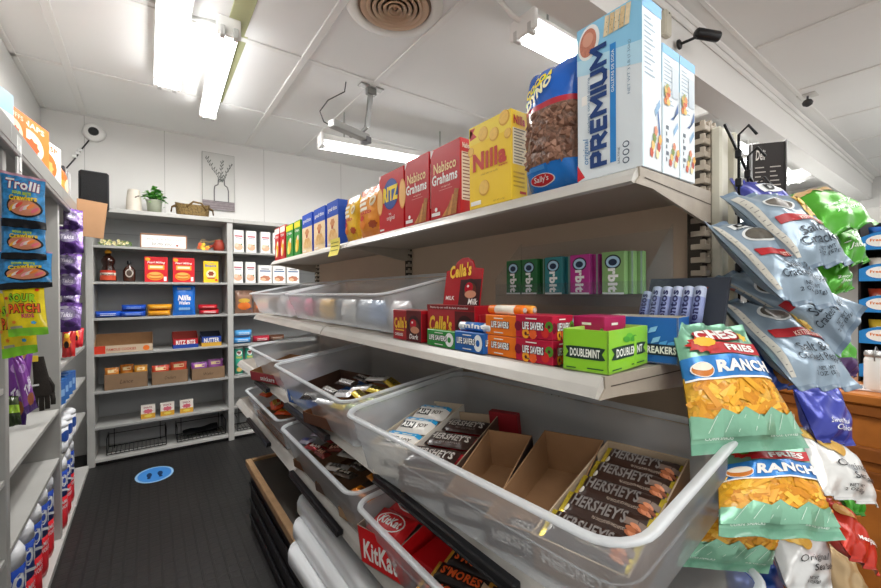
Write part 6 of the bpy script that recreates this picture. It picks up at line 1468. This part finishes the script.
def kz(c, d, tip=None):
    return zones((.055, foil(d, .3)), (.945, foil(c, .28, .25, 22, .25)), (1, foil(d, .3)))
G_ = 'kettle chip bags clipped to the gondola end'
def chip(key, label, c, d, t, ph, art, grp=G_, name='chip_bag', wr=.0065, zone=None):
    return quad_bag(name, label, key, t, zone or kz(c, d), art, 'chip bag', grp, ph, 20, 26, wr)
def plain(l1, l2, ink='#f2f4f0', food=None, fv=.75, ang=.0):
    def f(mb, S):
        if food:
            for k in range(7): mb.disc(S, .25 + .09 * k, fv + .03 * math.sin(k * 2), .13, .07, M(food[k % len(food)], .4), .0014 + .0003 * k, 14, 2, 0, k)
        mb.txt(l1, S, .22, .30, .5, .085, M(ink, .4), .003, bold=.0, shear=.25, ang=ang); mb.txt(l2, S, .30, .19, .5, .085, M(ink, .4), .003, bold=.0, shear=.25, ang=ang)
    return f
def dr(mb, S):
    mb.rect(S, .30, .72, .62, .80, M('#e9ecec', .4), .0015, 4, 3); mb.txt('D', S, .38, .64, .2, .13, INK, .003, bold=.06); mb.disc(S, .5, .3, .3, .14, M('#b98a5a', .4), .002, 16, 3)
chip('tan_low', 'tan and brown chip bag at the very bottom right, behind the others', '#b59a72', '#a08860', .05, 1.1, None)
chip('purple_top', 'purple kettle chip bag at the top of the end rack, above the grey ones', '#4a4f9f', '#3d4290', .05, .3, dr)
chip('green_top', 'bright green jalapeno chip bag at the top right of the end rack', '#4fa62c', '#3a8a20', .07, 1.2, plain('Zesty', 'Jalapeno', food=('#c9a878', '#b89060')))
chip('green_b', 'green chip bag directly beneath the top green bag', '#4c9c2a', '#3a8420', .05, 2.2, plain('Z', 'Jalap'))
chip('purple_mid', 'small visible purple chip bag behind the grey bags, beside a green one', '#3d4aa0', '#343f8c', .04, .9, None)
chip('green_c', 'green chip bag peeking out behind the second and third grey bags', '#4c9e2c', '#3a8420', .05, 3.1, plain('Zesty', 'Jalap'))
chip('green_e', 'green and purple chip bag low behind the third grey bag', '#4c9e2c', '#5a3a6a', .045, .5, None, zone=zones((.4, foil('#5a3f6c')), (1, foil('#4c9e2c'))))
chip('green_f', 'chip bag with a green tip below the upper white bag', '#46a030', '#3a8c28', .04, .2, None)
chip('grey_c', 'grey-blue salt and pepper chip bag, third from the top', '#8c9eae', '#74879a', .055, 2.6, kettle(.05, False))
chip('grey_a', 'topmost grey-blue salt and pepper chip bag, pointing right under the green bag', '#8fa1b0', '#74879a', .06, 1.9, kettle(.10, False, l2='Cracked'))
chip('grey_b', 'grey-blue salt and pepper chip bag, second from the top, its logo showing', '#90a2b2', '#74879a', .06, .7, kettle(.08))
chip('blue_brown', 'blue chip bag with a brown food picture behind the crunchy fries bag', '#2c4fa8', '#27479a', .05, 1.5, lambda mb, S: mb.disc(S, .5, .25, .42, .2, M('#8a5a2c', .45, 0, .2, 30), .002, 20, 4))
chip('purple_low', 'deep purple-blue sweet onion chip bag below the lowest grey bag', '#3f48a8', '#343c94', .055, 2.9, plain('Sweet Maui', 'Onion'))
chip('grey_d', 'lowest grey-blue salt and pepper chip bag of the end rack', '#8fa1b1', '#74879a', .06, 3.4, kettle(.09, False))
def white(mb, S):
    for k in range(4): mb.disc(S, .12 + .1 * k, .80 - .05 * k, .12, .10, M(('#d9b25a', '#c99a3c')[k % 2], .4), .0014 + .0003 * k, 14, 2)
    mb.txt('Original', S, .22, .36, .62, .13, INK, .003, bold=0, shear=.25, ang=.1); mb.txt('Sea Salt', S, .42, .26, .5, .09, INK, .003, bold=.02, ang=.1); mb.txt('NET WT', S, .36, .14, .2, .035, INK, .003); mb.txt('2 OZ (57g)', S, .32, .09, .3, .04, INK, .003)
chip('white_b', 'lower white sea salt chip bag near the bottom of the rack', '#d3d4d3', '#bcbec0', .05, 2.2, white)
chip('white_a', 'upper white sea salt chip bag in front of the wooden counter', '#e2e2df', '#c9cac9', .055, .4, white)
chip('red_mesq', 'red mesquite chip bag at the lower right beside the counter', '#c0301e', '#a82818', .05, 1.3, lambda mb, S: [mb.txt('Mesquite', S, .35, .28, .55, .09, WHT, .003, shear=.2), mb.disc(S, .4, .72, .3, .12, M('#d9a25a', .4), .002, 16, 3)])
chip('blue_low', 'dark blue chip bag at the bottom edge under the fries bags', '#1f4a9c', '#1a3f8a', .05, 1.3, plain('Lightly', 'Salted'))
# crunchy fries bags
GRN = foil('#7fb598', .28, .2, 25, .3); FRB = M('#d9a22c', .3, 0, .25, 55, .5, 60, .6); FBL = foil('#2f7cc4', .28, .2, 25, .3)
def fries(full, seed):
    def f(mb, S):
        rr = random.Random(seed)
        for k in range(80):                                   # printed fries
            u = rr.uniform(.08, .92); v = rr.uniform(.26, .50); a = rr.uniform(-.9, .9) + (PI / 2 if rr.random() < .3 else 0); L = rr.uniform(.07, .13); wd_ = .027
            c_, s_ = math.cos(a), math.sin(a); asp = .72
            P = [(-L, -wd_), (L, -wd_), (L, wd_), (-L, wd_)]
            off = .0010 + k * .00002
            mb.poly(S, [(u + x * c_ - y * s_, v + (x * s_ + y * c_) * asp) for x, y in P], M(('#e8a92c', '#d99220', '#f0bc44', '#cf861c', '#e39f28')[k % 5], .35), off)
        # green jagged lower border, over the fries
        zig = [(.0, .26), (.14, .22), (.22, .29), (.36, .24), (.46, .30), (.60, .22), (.72, .29), (.86, .23), (1.0, .29)]
        for (u0, v0), (u1, v1) in zip(zig[:-1], zig[1:]): mb.grid(lambda a, b: S(u0 + (u1 - u0) * a, .10 + (v0 + (v1 - v0) * a - .10) * b, .0038), 2, 5, GRN)
        for k in range(7): line(mb, S, [(.10 + .13 * k, .13), (.17 + .13 * k, .24)], .003, M('#cfe6d8', .4), .0048)
        mb.grid(lambda a, b: S(.0 + a, .51 + .012 * math.sin(a * 3) + .17 * b, .0040), 12, 3, FBL); mb.grid(lambda a, b: S(a, .497 + .012 * math.sin(a * 3) + .015 * b, .0043), 12, 1, WHT)
        mb.txt('RANCH', S, .30, .555, .62, .095, WHT, .0055, bold=.05)
        mb.disc(S, .15, .58, .12, .06, WHT, .0052, 18, 3); mb.disc(S, .15, .58, .11, .053, M('#c9762c', .4), .0058, 18, 3); mb.disc(S, .15, .60, .10, .030, M('#f0e6d4', .4), .0064, 18, 3)
        mb.grid(lambda a, b: S(.26 + .66 * a, .70 + .10 * b, .0046), 8, 2, M('#b8222a', .35)); mb.txt('FRIES', S, .46, .72, .40, .062, WHT, .0058, bold=.04)
        if full:
            mb.disc(S, .48, .87, .34, .052, M('#b8222a', .35), .0050, 24, 4); mb.txt('CHES', S, .16, .825, .56, .095, WHT, .0062, bold=.05, ang=.05)
            mb.disc(S, .22, .78, .19, .075, M('#c02a24', .35), .0060, 20, 3, .25); mb.disc(S, .24, .80, .13, .045, M('#f0b42c', .35), .0068, 18, 3, .1); mb.disc(S, .80, .86, .07, .05, M('#e8c23c', .35), .0068, 14, 2, .3)
        else:
            mb.disc(S, .22, .78, .12, .06, M('#c02a24', .35), .0060, 20, 3, .25); mb.disc(S, .22, .79, .05, .03, M('#6a9a3c', .35), .0068, 12, 2, .2)
        mb.txt('CORN SNACKS', S, .08, .085, .25, .022, M('#dcece2', .4), .003); mb.txt('3.6 OZ (102g)', S, .66, .085, .24, .022, M('#dcece2', .4), .003)
    return f
fz = zones((.055, foil('#6da58a', .3)), (.24, GRN), (.53, FRB), (.68, FBL), (1, GRN))
def fz2(u, v): return fz(u, v)
for i, (k, l) in enumerate((('fries_low', 'lowest green and blue fries snack bag, partly tucked under the one above'), ('fries_mid', 'middle green and blue fries snack bag, right of the clear bin corner'), ('fries_top', 'uppermost green and blue fries snack bag with the full logo'))):
    quad_bag('fries_bag', l, k, .05, fz2, fries(k == 'fries_top', i), 'chip bag', 'green fries bags', ph=1 + i * 2.1, nu=22, nv=28, wr=.006)
# clips
for i, (x, y, z) in enumerate(((.93, .33, 1.30), (.98, .35, 1.05), (1.10, .32, 1.38))):
    mb = MB(); mb.tube([(x - .03, y + .03, z), (x, y, z + .01), (x + .02, y - .02, z)], .003, M('#7a3a2c', .5), 6)
    tag(mb.build('wire_hook', loc=(0, 0, 0)), ['thin brown wire hook beside the second grey bag', 'thin wire hook above the fries bags', 'thin wire hook near the top purple bag'][i], 'hook')
# ================= beyond the gondola, to the right =================
OAK = M('#b06a2c', .4, 0, .22, 9, .1, 30); OAKD = M('#8f5220', .45, 0, .2, 9)
t = thing('wooden_counter', 'orange-brown wooden checkout counter on the right edge', 'counter', (1.93, -.6, 0))
mb = MB(); mb.box(-.03, .75, -.9, 1.3, .92, .955, OAK, .006); mb.build('countertop', t)
mb = MB(); mb.box(0, .72, -.88, 1.28, .12, .92, OAK); mb.build('body', t)
for y0 in (-.86, -.14, .58):
    mb = MB(); mb.box(-.012, 0, y0, y0 + .68, .16, .70, OAKD, .004); mb.box(-.018, -.010, y0 + .05, y0 + .63, .21, .65, OAK, .004); mb.build('side_panel', t)
mb = MB(); mb.box(-.02, 0, -.88, 1.28, .73, .78, OAKD, .006); mb.box(-.02, 0, -.88, 1.28, .88, .92, OAKD, .006); mb.build('moulding', t)
mb = MB(); mb.box(.04, .72, -.86, 1.26, 0, .12, M('#151516', .5)); mb.build('kick_board', t)
for i, (x, y, c, rz, l) in enumerate(((2.02, .28, '#e8dcd8', .1, 'pale leaflet on the wooden counter in front of the snack rack'), (2.03, .20, '#e9e2a8', -.1, 'yellowish paper on the counter near the white jar'), (1.99, .36, '#e9a9a0', .2, 'pink paper on the wooden counter'))):
    mb = MB(); mb.box(-.05, .05, -.07, .07, 0, .004, M(c, .6), .001); 
    for k in range(4): mb.box(-.04, .04, -.05 + .025 * k, -.045 + .025 * k, .004, .0045, M('#7f7f80', .6))
    tag(mb.build('leaflet', loc=(x, y, .956 + .0), rotz=rz), l, 'paper')
t = thing('white_jar', 'white jar with a metal clamp lid standing on the wooden counter', 'jar', (2.0, .245, .96))
mb = MB(); mb.lathe([(0, 0), (.028, 0), (.03, .006), (.03, .10), (.026, .112)], M('#e9e9e6', .25), seg=20); mb.build('body', t)
mb = MB(); mb.lathe([(.028, .112), (.03, .118), (.028, .13), (0, .134)], M('#b9b9b8', .25, .6), seg=20); mb.tube([(-.03, 0, .10), (-.035, 0, .13), (0, 0, .145), (.035, 0, .13), (.03, 0, .10)], .002, M('#9a9a98', .3, .8), 6); mb.build('lid', t)
# dark snack rack with blue shelf talkers
RK = M('#19181a', .5)
t = thing('snack_rack', 'black tiered counter rack with rounded blue and white shelf signs', 'rack', (2.16, .06, .956))
zt = [.02, .145, .260, .375, .49]
mb = MB(); mb.box(.30, .31, -.30, .25, 0, .62, RK); mb.build('back_panel', t)
for y in (-.30, .245): mb = MB(); mb.box(0, .31, y, y + .006, 0, .62, RK); mb.build('side_panel', t)
for z in zt:
    mb = MB(); mb.box(-.0, .30, -.295, .245, z, z + .008, RK); sh = mb.build('shelf', t)
    sg = MB(); B_ = M('#2a86cf', .4); y1 = .248; 
    # sign with rounded ends
    n = 10; pts = [(y1, 0), (y1, .045)] + [(y1 - .012 * k - .0, .045 + .018 * math.sin(PI * k / n)) for k in range(1, n + 1)] + [(-.29, .045), (-.29, 0)]
    q = len(pts); sg.add([(-.006, y, z + zz) for y, zz in pts] + [(-.002, y, z + zz) for y, zz in pts], [tuple(range(q)), tuple(range(q, 2 * q))[::-1]] + [(i, q + i, q + (i + 1) % q, (i + 1) % q) for i in range(q)], B_)
    S = lambda u, v, o=0: (-.0062 - o, y1 - .12 * u, z + .06 * v)
    sg.disc(S, .48, .52, .33, .36, M('#f2f2ef', .4), .0006, 20); sg.txt('Freshley', S, .24, .44, .48, .22, M('#e07a2c', .4), .0012, bold=.03); sg.txt('Fresh', S, .98, .4, .5, .25, WHT, .0010, shear=.2)
    o = sg.build('shelf_sign', sh)
rr = random.Random(21); cc = ['#a33a24', '#8a2f3a', '#e0c23a', '#d9d2c4', '#b04a8a', '#6a8a4a', '#c9b060', '#7a4a9a']
lab_ = {0: 'brown', 1: 'yellow', 2: 'reddish', 3: 'multicolour', 4: 'blue'}
pal = {0: ['#8f7358'] * 3, 1: ['#d9b83a', '#e6dfd0', '#cfc04a'], 2: ['#a8402a', '#8a2f24', '#b8563c'], 3: ['#e8e2d8', '#e0cf4a', '#e6e0c8'], 4: ['#1f5fae', '#2a55a0', '#3a3a9a']}
words3 = ['nearest the gondola', 'in the middle', 'farthest from the gondola']
for zi, z in enumerate(zt):
    for k in range(3):
        packet('snack_pack', 'small %s snack pack %s on the %s tier of the counter rack' % (lab_[zi], words3[k], ['lowest', 'second', 'middle', 'fourth', 'top'][zi]), .11, .078, .04, (2.20, .235 - k * .125, .956 + z + .009), R90, foil(pal[zi][k]), lambda mb, S: mb.rect(S, .2, .8, .4, .7, M('#efe6cf', .4), .002, 4, 2), 'snack pack', 'snack packs on the counter rack', zi + k)
# far wall shelf with goods, seen between the bags and the rack
t = thing('far_shelf', 'white wall shelf of small boxes far behind the counter rack', 'shelf', (4.4, .10, 0))
mb = MB(); mb.box(0, .3, -.8, 1.2, 1.50, 1.53, trimm); mb.box(0, .3, -.8, 1.2, 1.75, 1.77, trimm); mb.build('shelf_board', t)
mb = MB(); mb.box(.28, .30, -.8, 1.2, 0, 1.95, M('#a9a8a5', .6)); mb.build('back_panel', t)
mb = MB()
for y in (-.8, .38, 1.18): mb.box(0, .3, y, y + .02, 0, 1.95, trimm)
mb.build('side_panel', t)
for i in range(10):
    carton('far_box', 'small pale box, number %s from the left end of the far wall shelf' % ['one', 'two', 'three', 'four', 'five', 'six', 'seven', 'eight', 'nine', 'ten'][i], 'box', .075, .1, .15 + .02 * (i % 3), (4.44, .92 - i * .085, 1.531), R90, M(('#b8584a', '#d9cdb8', '#a8a39a', '#c9a24a', '#e0dcd4')[i % 5], .5), lambda mb, S: mb.rect(S['F'], .15, .85, .5, .8, WHT, .0006), 'boxes on the far wall shelf')
# menu boards behind the chip rack
t = thing('menu_board', 'black menu board with pale writing hanging behind the top chip bags', 'sign', (1.72, .47, 1.61), -.95); t.scale = (.32, 1, .72)
mb = MB(); mb.box(-.12, .17, 0, .02, 0, .27, M('#26201f', .5), .003); S = lambda u, v, o=0: (-.12 + .29 * u, -o, .27 * v)
mb.txt('Deli', S, .1, .70, .3, .18, M('#d9d4cf', .5), .001, shear=.2)
for r in range(7):
    for c in range(2): mb.rect(S, .08 + .46 * c, .26 + .46 * c + .05 * ((r * 3 + c) % 4), .08 + .08 * r, .10 + .08 * r, M('#b3aca6', .5), .0008)
mb.build('board', t)
mb = MB(); mb.box(.172, .185, -.004, .024, -.005, .275, M('#8c8c8c', .3, .7), .002); mb.build('frame', t)
mb = MB(); mb.box(-.132, -.12, -.004, .024, -.005, .275, M('#8c8c8c', .3, .7), .002); mb.build('frame', t)
t = thing('glow_panel', 'glowing white panel added for the bright area far behind the chip rack', 'glowing panel', (5.2, 1.6, 1.55))
mb = MB(); mb.box(-.6, 2.0, .02, .10, 0, .85, HOUS, .006); mb.build('frame', t)
mb = MB(); mb.box(-.57, 1.97, .0, .02, .03, .82, M('#fdfdfb', .5, emit=1.0)); mb.build('diffuser', t)  # emissive face stands in for the bright glare past the beam
for i, x in enumerate((3.1, 4.3, 5.6)):
    mb = MB(); mb.box(x - .09, x + .09, 1.12, 1.30, 2.47, 2.56, HOUS, .01)
    tag(mb.build('beam_bracket'), ['white box bracket under the beam nearest the gondola', 'white box bracket under the middle of the beam', 'white box bracket under the far part of the beam'][i], 'bracket')
fixture('added twin-tube light of the front room, unseen past the right edge', (3.4, -.6, 2.45), PI / 2, 1.3, .16); fixture('second added twin-tube light of the front room, unseen farther to the right', (5.2, -.5, 2.45), PI / 2, 1.3, .16)  # unseen fixtures added to brighten the front-room ceiling
fixture('added twin-tube light of the front room, unseen behind the viewpoint', (.6, -.8, 2.5), PI / 2, 1.3, .16)
